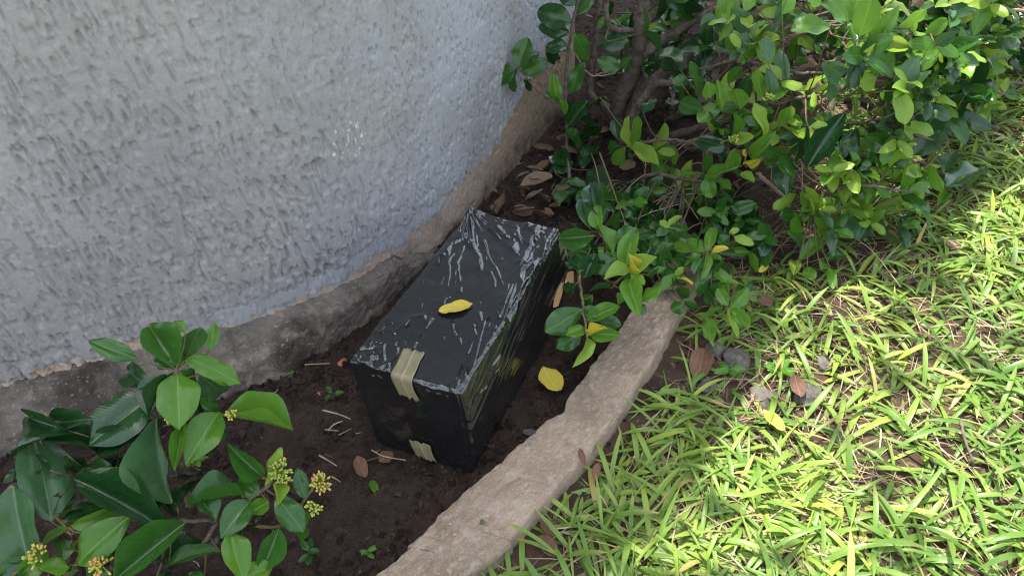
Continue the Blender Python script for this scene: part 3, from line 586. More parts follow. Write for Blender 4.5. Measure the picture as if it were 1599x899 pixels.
add_px(sA, [
 (440,205,285,150,70,'mid'),(570,240,470,105,125,'mid',.03),(600,200,622,100,115,'mid',.02),(670,180,690,92,48,'light'),(592,125,560,82,42,'light'),(600,200,768,275,82,'light',-.02),
 (567,250,576,396,148,'light',-.05),(535,255,480,378,85,'dark',-.02),(640,250,712,332,110,'pale',.02),(485,330,282,460,178,'dark',-.03),(485,430,310,492,95,'dark',.02),
 (712,388,928,415,108,'light',-.02),(700,375,613,498,125,'light',-.04),(500,395,550,652,152,'pale',.0),(592,398,558,546,52,'light',-.03),(240,440,80,395,80,'dark',.05),(292,398,135,412,80,'dark',.04),
 (128,468,315,492,82,'dark',.03),(130,460,28,508,66,'dark',.03),(165,725,125,436,168,'pale',.02),(95,858,22,628,152,'pale',-.02),(238,590,505,718,132,'dark',-.03),(195,722,335,668,76,'dark',.04),
 (222,742,386,700,62,'light',.0),(248,862,368,722,122,'light',-.03),(215,742,118,788,60,'light',.0),(202,852,190,778,62,'mid',.01),(592,728,370,908,122,'mid',-.02),(702,820,543,852,92,'mid',-.01),
 (775,640,608,666,98,'mid',-.01),(568,682,622,588,84,'dark',.03),(842,582,733,490,82,'mid',-.01),(850,612,892,494,52,'lime',-.02),(884,606,892,668,58,'lime',-.03),(802,656,716,748,102,'mid',-.02),
 (735,756,772,895,98,'light',-.03),(880,640,968,748,92,'mid',-.02),(892,745,846,878,94,'mid',.0),(976,652,948,558,56,'mid',.0),(222,872,132,872,62,'light',-.02),(872,870,776,896,74,'light',-.01),
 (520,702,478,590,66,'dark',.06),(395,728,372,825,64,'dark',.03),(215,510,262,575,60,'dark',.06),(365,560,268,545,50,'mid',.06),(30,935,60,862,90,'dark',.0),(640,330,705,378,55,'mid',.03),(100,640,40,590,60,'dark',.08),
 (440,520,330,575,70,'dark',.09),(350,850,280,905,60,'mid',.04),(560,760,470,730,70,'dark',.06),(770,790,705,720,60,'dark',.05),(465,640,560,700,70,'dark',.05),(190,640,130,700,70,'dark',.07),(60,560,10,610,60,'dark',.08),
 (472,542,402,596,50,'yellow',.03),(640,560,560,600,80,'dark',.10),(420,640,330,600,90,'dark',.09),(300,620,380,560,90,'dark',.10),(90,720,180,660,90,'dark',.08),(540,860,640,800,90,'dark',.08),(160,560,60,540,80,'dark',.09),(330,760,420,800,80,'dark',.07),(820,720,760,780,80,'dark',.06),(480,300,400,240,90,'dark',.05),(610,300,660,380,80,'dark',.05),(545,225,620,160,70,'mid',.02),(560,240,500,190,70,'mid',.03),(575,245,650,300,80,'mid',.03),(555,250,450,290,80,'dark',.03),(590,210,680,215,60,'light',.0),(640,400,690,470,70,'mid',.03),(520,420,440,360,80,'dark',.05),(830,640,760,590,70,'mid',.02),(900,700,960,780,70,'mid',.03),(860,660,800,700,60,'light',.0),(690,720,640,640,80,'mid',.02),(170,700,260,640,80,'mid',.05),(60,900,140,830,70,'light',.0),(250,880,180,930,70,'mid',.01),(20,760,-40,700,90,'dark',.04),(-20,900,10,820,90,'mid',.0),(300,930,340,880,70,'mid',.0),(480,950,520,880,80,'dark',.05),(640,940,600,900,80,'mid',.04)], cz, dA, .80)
for (x, y, r, n, wm) in ((125,830,.020,46,.5),(325,865,.018,40,.68),(742,384,.012,18,.65),(545,402,.009,12,.3),(896,560,.020,44,.3),(905,590,.016,30,.25),(1026,600,.022,60,.66),(1005,680,.016,30,.35)):
    flower(sA, nd(x, y, -.02), r, n, wm, upv=(0, -.4, .9))
sA.done()

# --- leafy shrub between box and kerb
ce = lambda x, y: (840 + x * .3561, 300 + y * .3561)
def dB(px, py, e): return PD(px, py, 1.46 + e + .0005 * (520 - py) * (.6 if py < 520 else .3))
sB = Plant('leafy_shrub', 'leafy green shrub with lime tips leaning between box and kerb', 'shrub', P(930, 420, 0))
nb = lambda x, y, e=0: dB(*ce(x, y), e)
gb = P(935, 430, .0)
sB.stem([gb, nb(190, 330, .03), nb(190, 430, .02), nb(205, 550, .0), nb(213, 632, -.02)], (.005, .002), m=1); sB.stem([gb, nb(330, 400, .05), nb(390, 350, .0)], (.005, .002), m=1); sB.stem([gb, nb(300, 250, .1), nb(260, 170, .06)], (.005, .002), m=1); sB.stem([gb, nb(430, 470, .04)], (.003, .002), m=1)
add_px(sB, [
 (250,190,88,205,86,'mid'),(272,165,245,62,62,'light'),(228,158,192,22,72,'pale',.03),(265,105,230,-42,84,'dark',.03),(325,268,262,142,92,'light',.0),(345,205,428,160,72,'mid'),(348,288,228,345,88,'mid'),
 (252,268,212,372,78,'dark'),(388,325,406,168,78,'light',-.03),(402,340,316,352,74,'lime',-.03),(400,348,406,278,34,'yellow',-.05),(412,345,505,282,76,'lime',-.03),(402,345,466,396,40,'lime',-.03),
 (395,382,436,492,84,'light',-.04),(440,482,528,418,66,'light',-.01),(405,460,352,492,58,'light'),(322,420,220,428,72,'dark',.02),(430,485,470,530,45,'mid'),(240,450,195,492,46,'mid'),
 (196,512,44,612,104,'mid',.0),(212,562,352,498,66,'light',-.01),(262,558,360,582,62,'pale',.01),(222,618,348,628,62,'light',-.01),(212,600,132,612,66,'light',-.02),(218,636,292,590,36,'yellow',-.03),
 (212,632,205,740,50,'lime',-.04),(192,620,86,682,74,'mid',.02),(205,500,255,545,50,'mid'),(200,340,130,300,60,'dark',.03),(215,300,280,330,60,'dark',.03),(330,320,300,380,60,'dark',.03),(470,300,490,230,60,'dark',.04),
 (470,360,520,390,55,'dark',.03),(150,140,180,200,50,'dark',.05),(300,480,350,540,50,'dark',.03),(170,400,120,450,60,'dark',.03),(230,250,190,190,60,'mid',.03),(430,200,480,250,60,'dark',.05)], ce, dB, 1.12)
sB.done()

# --- low small-leaved shrub at the end of the kerb
sC = Plant('small_shrub', 'low shrub with small rounded leaves at the far end of the kerb', 'shrub', P(1075, 440, 0))
def dC(px, py, e):
    p = P(px, py, .085 + .0006 * max(0, 470 - py)); v = p - CAM; return p + v / np.linalg.norm(v) * e
nc = lambda x, y, e=0: dC(*ce(x, y), e); gc = P(1078, 440, 0); gc2 = P(1110, 420, 0)
sC.stem([gc, nc(620, 420, .05), nc(560, 440, .03)], (.004, .002)); sC.stem([gc, nc(700, 330, .05), nc(735, 268, 0)], (.004, .002)); sC.stem([gc, nc(760, 430, .03), nc(835, 508, 0)], (.004, .002)); sC.stem([gc, nc(620, 250, .06), nc(580, 150, 0)], (.004, .002)); sC.stem([gc2, nc(860, 220, .04), nc(850, 180, 0)], (.003, .002)); sC.stem([gc, nc(640, 370, 0)], (.003, .002))
add_px(sC, [
 (525,190,505,242,46,'mid'),(575,150,622,98,40,'lime',-.02),(575,158,545,122,32,'lime',-.02),(575,155,628,165,40,'mid'),(570,160,530,185,42,'mid'),(738,262,772,146,48,'light',-.02),(762,268,822,232,46,'yellow',-.02),(742,262,748,358,40,'light',-.02),
 (728,262,655,200,60,'light'),(722,272,648,318,50,'light'),(755,280,812,290,40,'light'),(720,290,690,345,50,'mid'),(605,378,678,382,42,'yellow',-.02),(602,368,636,330,30,'lime',-.02),(602,360,545,420,52,'light'),
 (842,508,928,422,64,'light',-.02),(832,500,790,422,52,'light',-.01),(818,505,712,545,64,'light'),(835,508,868,592,34,'lime',-.02),(850,512,922,582,58,'light',-.01),(750,560,762,648,62,'light',-.02),(800,440,740,385,60,'mid',.02),
 (830,455,815,388,42,'light'),(905,440,942,400,46,'pale',.02),(838,180,880,160,26,'lime',-.01),(860,195,938,210,48,'lime',-.02),(840,190,800,230,50,'mid',.02),(560,300,500,330,60,'mid',.03),(590,290,640,330,60,'mid',.02),(640,280,600,240,60,'mid',.02),
 (670,430,610,450,60,'mid',.03),(690,400,740,440,60,'mid',.02),(640,490,590,520,60,'mid',.02),(700,240,660,180,50,'mid',.03),(780,480,740,440,60,'mid',.02),(640,470,700,510,40,'mid',.03),(560,260,520,290,50,'mid',.03),(880,400,905,450,50,'mid',.03),
 (600,410,560,370,50,'mid',.03),(760,350,810,330,50,'mid',.03),(520,350,480,310,50,'dark',.03)], ce, dC)
sC.done()

# --- slender shrub against the wall corner
c3 = lambda x, y: (740 + x * .3782, y * .3782)
sD = Plant('slender_shrub', 'slender upright shrub with dark oval leaves in front of the wall corner', 'shrub', P(888, 290, 0))
dD = lambda px, py, e: PY(px, py, 1.98 + e)
nD = lambda x, y, e=0: dD(*c3(x, y), e); gd = P(890, 320, 0)
sD.stem([gd, nD(385, 560, 0), nD(380, 320, 0), nD(405, 130, 0), nD(432, -10, 0), nD(450, -120, 0)], (.006, .004), m=0); sD.stem([nD(510, 535, .05), nD(380, 465, 0), nD(270, 380, 0), nD(180, 275, 0)], (.0035, .002)); sD.stem([nD(400, 190, 0), nD(480, 310, .03), nD(600, 300, .05)], (.003, .002), m=2)
add_px(sD, [
 (170,285,78,335,80,'mid'),(182,285,215,162,78,'mid',.02),(195,300,300,262,66,'mid'),(178,285,150,382,62,'mid',.02),(200,270,260,200,60,'dark',.04),(205,330,245,372,40,'dark',.03),(390,190,300,205,74,'dark'),(405,90,268,50,92,'dark'),(395,135,265,110,66,'dark',.03),
 (415,135,478,252,66,'mid'),(400,385,440,268,66,'mid'),(345,420,325,315,52,'light'),(350,400,380,468,34,'light'),(392,520,460,420,72,'dark'),(375,530,468,648,92,'mid'),(640,170,522,172,72,'dark'),(600,290,517,245,62,'mid'),(600,285,640,240,40,'mid'),
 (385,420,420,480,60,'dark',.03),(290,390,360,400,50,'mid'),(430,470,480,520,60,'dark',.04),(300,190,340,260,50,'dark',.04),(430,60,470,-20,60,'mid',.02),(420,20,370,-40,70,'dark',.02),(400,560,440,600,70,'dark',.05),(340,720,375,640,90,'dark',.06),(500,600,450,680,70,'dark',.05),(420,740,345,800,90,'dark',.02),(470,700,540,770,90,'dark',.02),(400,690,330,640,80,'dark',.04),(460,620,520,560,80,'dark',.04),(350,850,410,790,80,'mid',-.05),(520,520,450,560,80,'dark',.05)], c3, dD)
sD.done()

# --- large spreading bush with woody trunks
sE = Plant('spreading_bush', 'large spreading bush with dark woody trunks and dense leaves hanging over the lawn', 'bush', P(985, 205, 0))
def Yf(x): return np.interp(x, [.2, .35, .5, .62, .77, .97, 1.11, 1.37, 1.78, 2.5, 3.2], [2.0, 1.85, 1.6, 1.42, 1.35, 1.42, 1.53, 1.76, 2.2, 2.75, 3.2])
def Ypx(px): return float(np.interp(px, [880, 950, 1050, 1120, 1250, 1400, 1500, 1600, 1700], [2.0, 1.85, 1.62, 1.50, 1.38, 1.42, 1.55, 1.85, 2.15]))
dE = lambda px, py, e: PY(px, py, Ypx(px) + e)
nE = lambda x, y, e=0: dE(*c3(x, y), e)
def wE(x, y, yy): return PY(*c3(x, y), yy)
tb = P(975, 225, -.02)
BR = [([tb, wE(590, 470, 2.12), wE(660, 280, 2.08), wE(690, 120, 2.05), wE(700, -40, 2.05), wE(720, -200, 2.0)], (.030, .016)),
      ([tb + [.03, .0, 0], wE(650, 470, 2.1), wE(720, 360, 2.06), wE(860, 240, 2.0), wE(1050, 130, 1.95), wE(1270, 0, 1.9), wE(1500, -120, 1.85)], (.026, .012)),
      ([wE(690, 230, 2.06), wE(800, 150, 2.1), wE(960, 60, 2.15), wE(1100, 20, 2.2), wE(1300, -40, 2.2)], (.016, .010)),
      ([wE(690, 110, 2.05), wE(760, 50, 2.1), wE(850, -10, 2.12), wE(980, -120, 2.15)], (.016, .010)),
      ([wE(660, 130, 2.05), wE(590, 125, 2.02), wE(550, 90, 2.0), wE(548, -20, 2.0)], (.010, .007)),
      ([tb, wE(560, 460, 2.2), wE(480, 380, 2.3), wE(500, 200, 2.35), wE(520, 0, 2.4)], (.015, .009)),
      ([wE(640, 500, 2.0), wE(740, 360, 1.98), wE(830, 340, 1.9)], (.016, .008)),
      ([wE(700, 590, 1.75), wE(780, 575, 1.72), wE(870, 585, 1.68), wE(950, 615, 1.64)], (.005, .003)),
      ([P(960, 300, 0), wE(620, 770, 1.75), wE(740, 720, 1.7), wE(860, 740, 1.66), wE(1000, 760, 1.62)], (.008, .004)),
      ([wE(960, 290, 1.8), wE(1080, 250, 1.72), wE(1200, 270, 1.66), wE(1330, 300, 1.6), wE(1500, 300, 1.58)], (.006, .004)),
      ([tb + [.1, 0, 0], PY(1120, 190, 1.95), PY(1230, 130, 1.8), PY(1370, 75, 1.7), PY(1500, 60, 1.7)], (.014, .007)),
      ([tb + [.1, 0, 0], PY(1150, 240, 1.95), PY(1290, 230, 1.75), PY(1420, 250, 1.72), PY(1520, 300, 1.75)], (.012, .005)),
      ([tb + [.15, .1, 0], PY(1200, 100, 2.3), PY(1400, 60, 2.2), PY(1560, 80, 2.15), PY(1700, 60, 2.2)], (.014, .007)),
      ([P(1130, 260, 0), PY(1180, 280, 1.75), PY(1260, 300, 1.62), PY(1350, 340, 1.56)], (.007, .004)),
      ([P(1130, 260, 0), PY(1300, 150, 2.0), PY(1450, 130, 1.9), PY(1600, 130, 2.0)], (.010, .005)),
      ([P(1240, 250, 0), PY(1290, 180, 2.2), PY(1380, 20, 2.25), PY(1420, -100, 2.2)], (.012, .007)),
      ([P(1240, 200, 0), PY(1450, 180, 2.1), PY(1560, 200, 2.1)], (.009, .005)), ([P(1100, 200, 0), PY(1130, 60, 2.5), PY(1180, -80, 2.5)], (.014, .01)), ([P(1050, 180, 0), PY(1050, 60, 2.6), PY(1080, -100, 2.6)], (.012, .009))]
for pts, r in BR: sE.stem(pts, r, 9 if r[0] > .01 else 7, 0, len(pts) * 7, .16)
for a_, b_, c_, yy in (((1090, 150), (1200, 60), (1370, -10), 1.75), ((1130, 190), (1260, 150), (1400, 165), 1.5), ((1150, 110), (1290, 40), (1460, 30), 1.6), ((1200, 240), (1330, 190), (1480, 225), 1.45), ((1300, 100), (1420, 95), (1570, 150), 1.7), ((1240, 330), (1320, 290), (1420, 300), 1.36)):
    sE.stem([PY(*a_, yy + .12), PY(*b_, yy), PY(*c_, yy)], (.0055, .0028), 7, 0)
sE.stem([PY(1402, 105, 1.62), PY(1412, 70, 1.62), PY(1425, 35, 1.63), PY(1437, -10, 1.64)], (.010, .013), 8, 2)     # pale dry stick
sE.stem([PY(1460, 10, 1.7), PY(1520, 17, 1.72), PY(1640, 18, 1.75)], (.005, .004), 7, 2); sE.stem([PY(1180, 270, 1.62), PY(1205, 290, 1.6), PY(1225, 310, 1.58), PY(1238, 335, 1.57)], (.006, .005), 7, 2)
for k in range(34):                                                   # fine dry twigs in the shade under the bush
    x = random.uniform(930, 1330); y = random.uniform(230, 400); a = P(x, y, random.uniform(.01, .06)); an = random.gauss(.3, .9); L = random.uniform(.1, .3)
    b = a + np.array([math.cos(an) * L, math.sin(an) * L, random.uniform(-.0, .07)]); sE.wood.tube(spline([a, (a + b) / 2 + [0, 0, .025], b], 7), (.0016, .0010), 5, 2)
hand = [
 (640,610,620,498,62,'lime',-.02),(655,598,690,500,52,'light',.01),(625,605,580,692,58,'light',-.02),(648,602,752,665,66,'lime',-.03),(600,600,545,620,52,'mid'),(590,570,575,495,40,'dark'),(640,620,660,665,44,'pale'),
 (945,722,858,718,58,'light',-.02),(950,730,1042,678,54,'light',-.02),(955,735,985,812,62,'light',-.01),(985,740,1062,775,58,'light'),(960,705,965,632,40,'mid'),(1062,580,1025,578,46,'lime',-.02),(1075,580,1140,560,48,'lime',-.02),(1070,560,1085,470,44,'light'),
 (1065,700,1075,625,58,'light',-.01),(1140,650,1205,570,52,'light'),(1118,665,1178,655,34,'yellow',-.03),(1120,660,1130,622,26,'yellow',-.03),(1205,560,1200,440,52,'lime',-.02),(1190,405,1165,280,46,'light',-.02),(1100,450,1085,352,72,'light',-.01),(975,405,965,345,54,'light'),
 (930,400,925,265,56,'mid'),(950,460,840,425,70,'mid'),(912,575,1022,580,74,'dark'),(1050,350,1100,268,44,'mid'),(1215,262,1205,155,52,'pale'),(1100,720,1155,745,38,'lime',-.02),(1060,855,1155,848,52,'mid'),(1055,860,992,885,52,'light'),(480,850,525,745,72,'pale',-.02),(470,905,440,815,48,'pale'),
 (1020,460,1015,345,34,'light'),(860,350,835,318,50,'mid'),(1060,700,1110,720,50,'mid'),(1000,500,985,470,60,'mid'),(760,230,860,250,90,'dark',.05),(860,300,780,290,80,'dark',.06),(520,400,460,440,100,'dark',.1),(700,470,740,400,70,'dark',.06)]
add_px(sE, hand, c3, dE)
c4 = lambda x, y: (1100 + x * .3783, y * .3782)
add_px(sE, [(855,655,945,455,142,'dark',-.02),(425,690,560,480,88,'dark',.0),(505,695,660,560,82,'dark',.0),(365,670,440,540,90,'dark',.03),(660,560,750,590,80,'mid'),(995,775,1138,690,92,'pale',-.02),(748,430,850,500,80,'pale'),(640,150,690,5,88,'light',-.02),(520,110,380,110,100,'light'),
 (770,210,725,300,72,'light'),(800,290,885,230,66,'light'),(790,320,840,425,54,'light'),(650,300,690,370,56,'lime',-.02),(640,370,730,415,42,'lime',-.02),(570,310,490,270,80,'pale'),(520,420,525,310,46,'pale'),(280,395,275,300,52,'pale'),(960,310,1050,310,46,'lime',-.03),(1180,130,1235,90,46,'lime',-.02),
 (430,530,502,510,34,'lime',-.02),(415,870,432,765,40,'light',-.02),(440,885,528,835,48,'lime',-.02),(820,870,860,785,46,'lime'),(790,860,895,870,70,'lime'),(1040,620,1000,700,60,'pale'),(1045,740,1080,760,40,'lime'),(960,850,1005,790,40,'light'),(700,640,660,720,110,'mid'),(780,650,700,660,80,'light'),
 (1120,470,1205,445,60,'light'),(1180,330,1160,400,60,'light'),(1240,230,1270,150,50,'mid'),(480,20,430,0,60,'light'),(590,90,540,0,70,'light'),(210,20,165,0,60,'light'),(320,60,365,-20,50,'light'),(900,470,870,560,60,'mid'),(1080,330,1105,250,46,'light'),(1010,290,1040,240,40,'light')], c4, dE)
c5 = ce
add_px(sE, [(1190,95,1185,-10,44,'lime',-.02),(1205,95,1292,32,56,'lime',-.02),(1165,175,1130,95,60,'light'),(1215,105,1300,210,56,'light',-.01),(1150,295,1250,202,64,'light',-.02),(1125,365,1125,285,48,'lime',-.02),(1060,105,1140,90,66,'mid'),(1160,250,1100,180,56,'mid'),(1180,330,1200,375,50,'light'),(1320,200,1345,150,50,'light'),
 (1010,315,975,345,26,'yellow'),(835,90,772,98,60,'mid'),(850,85,945,50,60,'mid'),(845,95,870,150,50,'mid'),(1280,330,1300,395,40,'light'),(1270,300,1345,270,50,'mid'),(1240,340,1270,290,50,'light')], c5, dE)
for (x, y) in ((1215, 412), (1070, 580)):
    flower(sE, nE(x, y, -.03), .016, 26, .3)
# sprigs filling the bush's volume
LEAVES = []                                                          # (base, tip, width, tone, nrm)
nodesE = np.array(sE.nodes)
def sprig(tipp, outd, ll, pairs, tones):
    j = np.argmin(((nodesE - tipp + outd * .1)**2).sum(1)); s0 = nodesE[j]; L = np.linalg.norm(tipp - s0)
    if L > .5: s0 = tipp - outd * .25 - np.array([0, 0, .1]); L = .27
    m1 = s0 * .45 + tipp * .55 - outd * .03 + rng.normal(0, .02, 3); c = spline([s0, m1, tipp], 7); sE.wood.tube(c, (.0030, .0012), 5, 0 if random.random() < .5 else 1)
    ax = tipp - c[-2]; ax /= np.linalg.norm(ax) + 1e-9
    for k in range(pairs):
        pos = tipp - ax * (.022 * k * (.7 + .5 * random.random())); ph = k * math.pi / 2 + random.uniform(-.4, .4)
        a = np.cross(ax, [.2, .1, 1]); a /= np.linalg.norm(a) + 1e-9; b = np.cross(ax, a); l2 = ll * (.72 + .28 * min(1, k / 1.5)) * random.uniform(.8, 1.15)
        for sgn in (0, math.pi):
            if random.random() < .1: continue
            rd = a * math.cos(ph + sgn) + b * math.sin(ph + sgn); dr = rd * .8 + ax * (.75 - .12 * k) + np.array([0, 0, -.12]) + rng.normal(0, .14, 3); dr /= np.linalg.norm(dr)
            nr = ax * .9 + np.array([0, 0, .55]) + rng.normal(0, .25, 3)
            tone = tones[0] if k == 0 and random.random() < .7 else random.choice(tones[1:])
            LEAVES.append((pos, pos + dr * l2, l2 * random.uniform(.42, .56), tone, nr))
cnt = 0; tries = 0
CONT = ([880, 1000, 1060, 1180, 1230, 1330, 1440, 1530, 1600, 1700], [330, 380, 400, 400, 432, 425, 352, 272, 165, 90])
while cnt < 680 and tries < 60000:
    tries += 1; skin = cnt < 430
    x = (random.uniform(.42, 2.2) if random.random() < .7 else random.uniform(1.2, 2.3)) if skin else random.uniform(.35, 2.6)
    y = Yf(x) + (random.uniform(.0, .14) if skin else random.uniform(.1, .85)); z = random.uniform(.04, .60) if skin else random.uniform(.06, .60 + .22 * (y - Yf(x)))
    p = np.array([x, y + .05 * math.sin(z * 3 + x * 4), z]); px, py = proj(p)
    if py > np.interp(px, *CONT): continue
    if fbm(x * 3.5, z * 5, y * 3, 2) < -.12: continue               # gaps between the branches
    if px < 905 or (px < 1010 and 30 < py < 335 and y < 2.25): continue
    if px < 1120 and py < 235 and y < 2.15 and random.random() < (.93 if py > 60 else .8): continue       # open, stemmy part by the trunks
    if px < 1200 and py > 60 and y < 2.1 and random.random() < .45: continue
    od = np.array([random.gauss(.15, .6), -.8 + random.gauss(0, .5), random.gauss(.6, .45)]); od /= np.linalg.norm(od)
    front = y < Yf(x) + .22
    tn_ = (['lime', 'light', 'light', 'lime', 'pale'] if random.random() < .72 else ['light', 'mid', 'pale', 'light', 'mid']) if front else random.choice((['lime', 'light', 'light', 'mid', 'light'], ['light', 'mid', 'light', 'mid', 'dark']))  # front sprigs get paler tones, sunlight put into their leaf colour
    big = random.random() < .12
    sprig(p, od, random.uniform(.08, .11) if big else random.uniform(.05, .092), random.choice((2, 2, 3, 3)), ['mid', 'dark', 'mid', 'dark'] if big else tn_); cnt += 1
for k in range(46):                                                  # low leafy shoots on the soil right of the box
    px, py = random.uniform(900, 1210), random.uniform(290, 425); p = P(px, py, random.uniform(.05, .15)); od = np.array([random.gauss(0, .5), -.6, .8]); od /= np.linalg.norm(od)
    sprig(p, od, random.uniform(.05, .08), random.choice((2, 3)), random.choice((['light', 'mid', 'mid'], ['mid', 'dark', 'mid'])))
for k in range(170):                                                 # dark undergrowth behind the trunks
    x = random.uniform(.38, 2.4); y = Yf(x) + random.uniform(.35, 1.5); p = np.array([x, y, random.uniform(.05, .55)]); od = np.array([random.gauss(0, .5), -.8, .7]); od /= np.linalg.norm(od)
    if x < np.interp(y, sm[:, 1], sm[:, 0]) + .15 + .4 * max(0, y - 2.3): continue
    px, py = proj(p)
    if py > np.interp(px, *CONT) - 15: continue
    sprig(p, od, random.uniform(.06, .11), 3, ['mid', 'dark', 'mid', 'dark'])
nhand = len([o for o in sE.root.children if o.name.startswith('leaf')])
def vis(l):
    px, py = proj(l[0]); inside = -20 < px < 1620 and -20 < py < 920; return (0 if inside else 1, np.linalg.norm(l[0] - CAM))
LEAVES.sort(key=vis); nobj = max(0, 298 - nhand)
for l in LEAVES[:nobj]: put_leaf(sE.root, *l)
VV = []; FF = []; UU = []; MI = []; ofs = 0
for (b, t, wd, tone, nr) in LEAVES[nobj:]:
    V, UV, f = PROTO[random.randrange(len(PROTO))]; Mx = np.array(leaf_matrix(b, t, wd, nr)); VV.append(V @ Mx[:3, :3].T + Mx[:3, 3]); FF.append(f + ofs); UU.append(UV); MI += [TI[tone]] * len(f); ofs += len(V)
fol = mesh_obj('foliage', np.concatenate(VV), np.concatenate(FF), LML, uv=np.concatenate(UU), midx=MI); child(fol, sE.root); tag(fol, kind='stuff')
sE.done()

# ---------------------------------------------------------------- lawn
def strips(name, items, mat, nseg=5):
    """items: root, azimuth, length, width, rise, bend, tint -> arching blades in one mesh"""
    n = len(items); A = np.array(items, float); root = A[:, :3]; az, L, Wd, el, bend, tint, tw = A[:, 3:].T
    V = np.zeros((n, nseg + 1, 3, 3)); p = root.copy(); dirh = np.stack([np.cos(az), np.sin(az), 0 * az], 1); side = np.stack([-np.sin(az), np.cos(az), 0 * az], 1)
    for i in range(nseg + 1):
        t = i / nseg; e = el - bend * t; side2 = side * np.cos(tw * t)[:, None] + np.array([0, 0, 1]) * np.sin(tw * t)[:, None]
        wd = Wd * (.55 + 1.0 * t) * (1 - t**3) if t < 1 else Wd * .03
        wd = np.minimum(wd, Wd); sag = (wd * .16)[:, None] * np.array([0, 0, 1])
        V[:, i, 0] = p - side2 * wd[:, None] / 2 + sag; V[:, i, 1] = p; V[:, i, 2] = p + side2 * wd[:, None] / 2 + sag
        p = p + (dirh * np.cos(e)[:, None] + np.array([0, 0, 1]) * np.sin(e)[:, None]) * (L / nseg)[:, None]
        p[:, 2] = np.maximum(p[:, 2], root[:, 2] + .002 + .004 * (tint))
    base = (np.arange(n) * (nseg + 1) * 3)[:, None]; q = []
    for i in range(nseg):
        for j in range(2): a = i * 3 + j; q.append(np.stack([base[:, 0] + a, base[:, 0] + a + 1, base[:, 0] + a + 4, base[:, 0] + a + 3], 1))
    al = np.tile(np.repeat(np.linspace(0, 1, nseg + 1), 3), n)
    return mesh_obj(name, V.reshape(-1, 3), np.concatenate(q), mat, attrs=dict(tint=np.repeat(tint, (nseg + 1) * 3), along=al, worn=np.repeat(rng.random(n), (nseg + 1) * 3)))
def dens(x, y):
    d = lawn_side(x, y); n = fbm(x * 3.2, y * 3.2, 21, 3)
    k = (.25 * sstep(.075, .09, d) + .75 * sstep(.09, .17, d)) * np.clip(.82 + .6 * n, .28, 1)
    bx, by = P(1150, 560, .02)[:2]; k = k * (1 - .88 * np.exp(-(((x - bx) / .13)**2 + ((y - by) / .10)**2)))          # worn patch with stones
    bx, by = P(1250, 470, .02)[:2]; k = k * (1 - .6 * np.exp(-(((x - bx) / .12)**2 + ((y - by) / .07)**2)))
    bx, by = P(1180, 620, .02)[:2]; k = k * (1 - .6 * np.exp(-(((x - bx) / .10)**2 + ((y - by) / .08)**2)))
    k = k * (1 - .85 * sstep(-.02, .12, y - Yf(x) - .0)); k = k * (1 - .88 * sstep(-.12, .02, y - Yf(x)) * (1 - sstep(.95, 1.2, x))); return k
def scatter(n, x0, x1, y0, y1, f):
    x = rng.uniform(x0, x1, n); y = rng.uniform(y0, y1, n); k = rng.random(n) < f(x, y); return x[k], y[k]
items = []
for (n, box_) in ((9800, (-.35, 2.0, .25, 2.2)), (7500, (1.0, 4.4, .3, 5.0))):
    x, y = scatter(n, *box_, dens); zl = lawn_z(x, y) - .004
    for xx, yy, zz in zip(x, y, zl):
        far = xx > 2.0 or yy > 2.2
        a0 = rng.uniform(0, 6.28); nb_ = int(rng.integers(2, 5)); tt_ = np.clip(.45 + .3 * fbm(xx * 4, yy * 4, 50, 2) + rng.normal(0, .16), 0, .93)
        for b in range(nb_):
            L = rng.uniform(.035, .135) * (1.1 if far else 1); items.append((xx + rng.normal(0, .006), yy + rng.normal(0, .006), zz, a0 + b * 6.28 / nb_ + rng.normal(0, .5), L, (rng.uniform(.0065, .0135) if rng.random() < .80 else rng.uniform(.002, .006)), rng.uniform(.05, .9), rng.uniform(.5, 1.9), 1.0 if rng.random() < .02 else float(np.clip(tt_ + rng.normal(0, .1), 0, .95)), rng.normal(0, .5)))
tag(strips('grass', items, M_GRASS), 'broad-bladed green grass growing over the lawn', 'grass', kind='stuff')
items = []
x, y = scatter(14000, -.35, 2.6, .25, 2.8, lambda x, y: sstep(.08, .12, lawn_side(x, y)) * .9); zl = lawn_z(x, y)
for xx, yy, zz in zip(x, y, zl): items.append((xx, yy, zz + rng.uniform(.0, .008), rng.uniform(0, 6.28), rng.uniform(.03, .11), rng.uniform(.0012, .0034), rng.uniform(-.05, .3), rng.uniform(0, .6), rng.random(), rng.normal(0, .5)))
tag(strips('dry_thatch', items, M_THATCH, 3), 'dry straw-coloured thatch lying between the grass blades', 'thatch', kind='stuff')

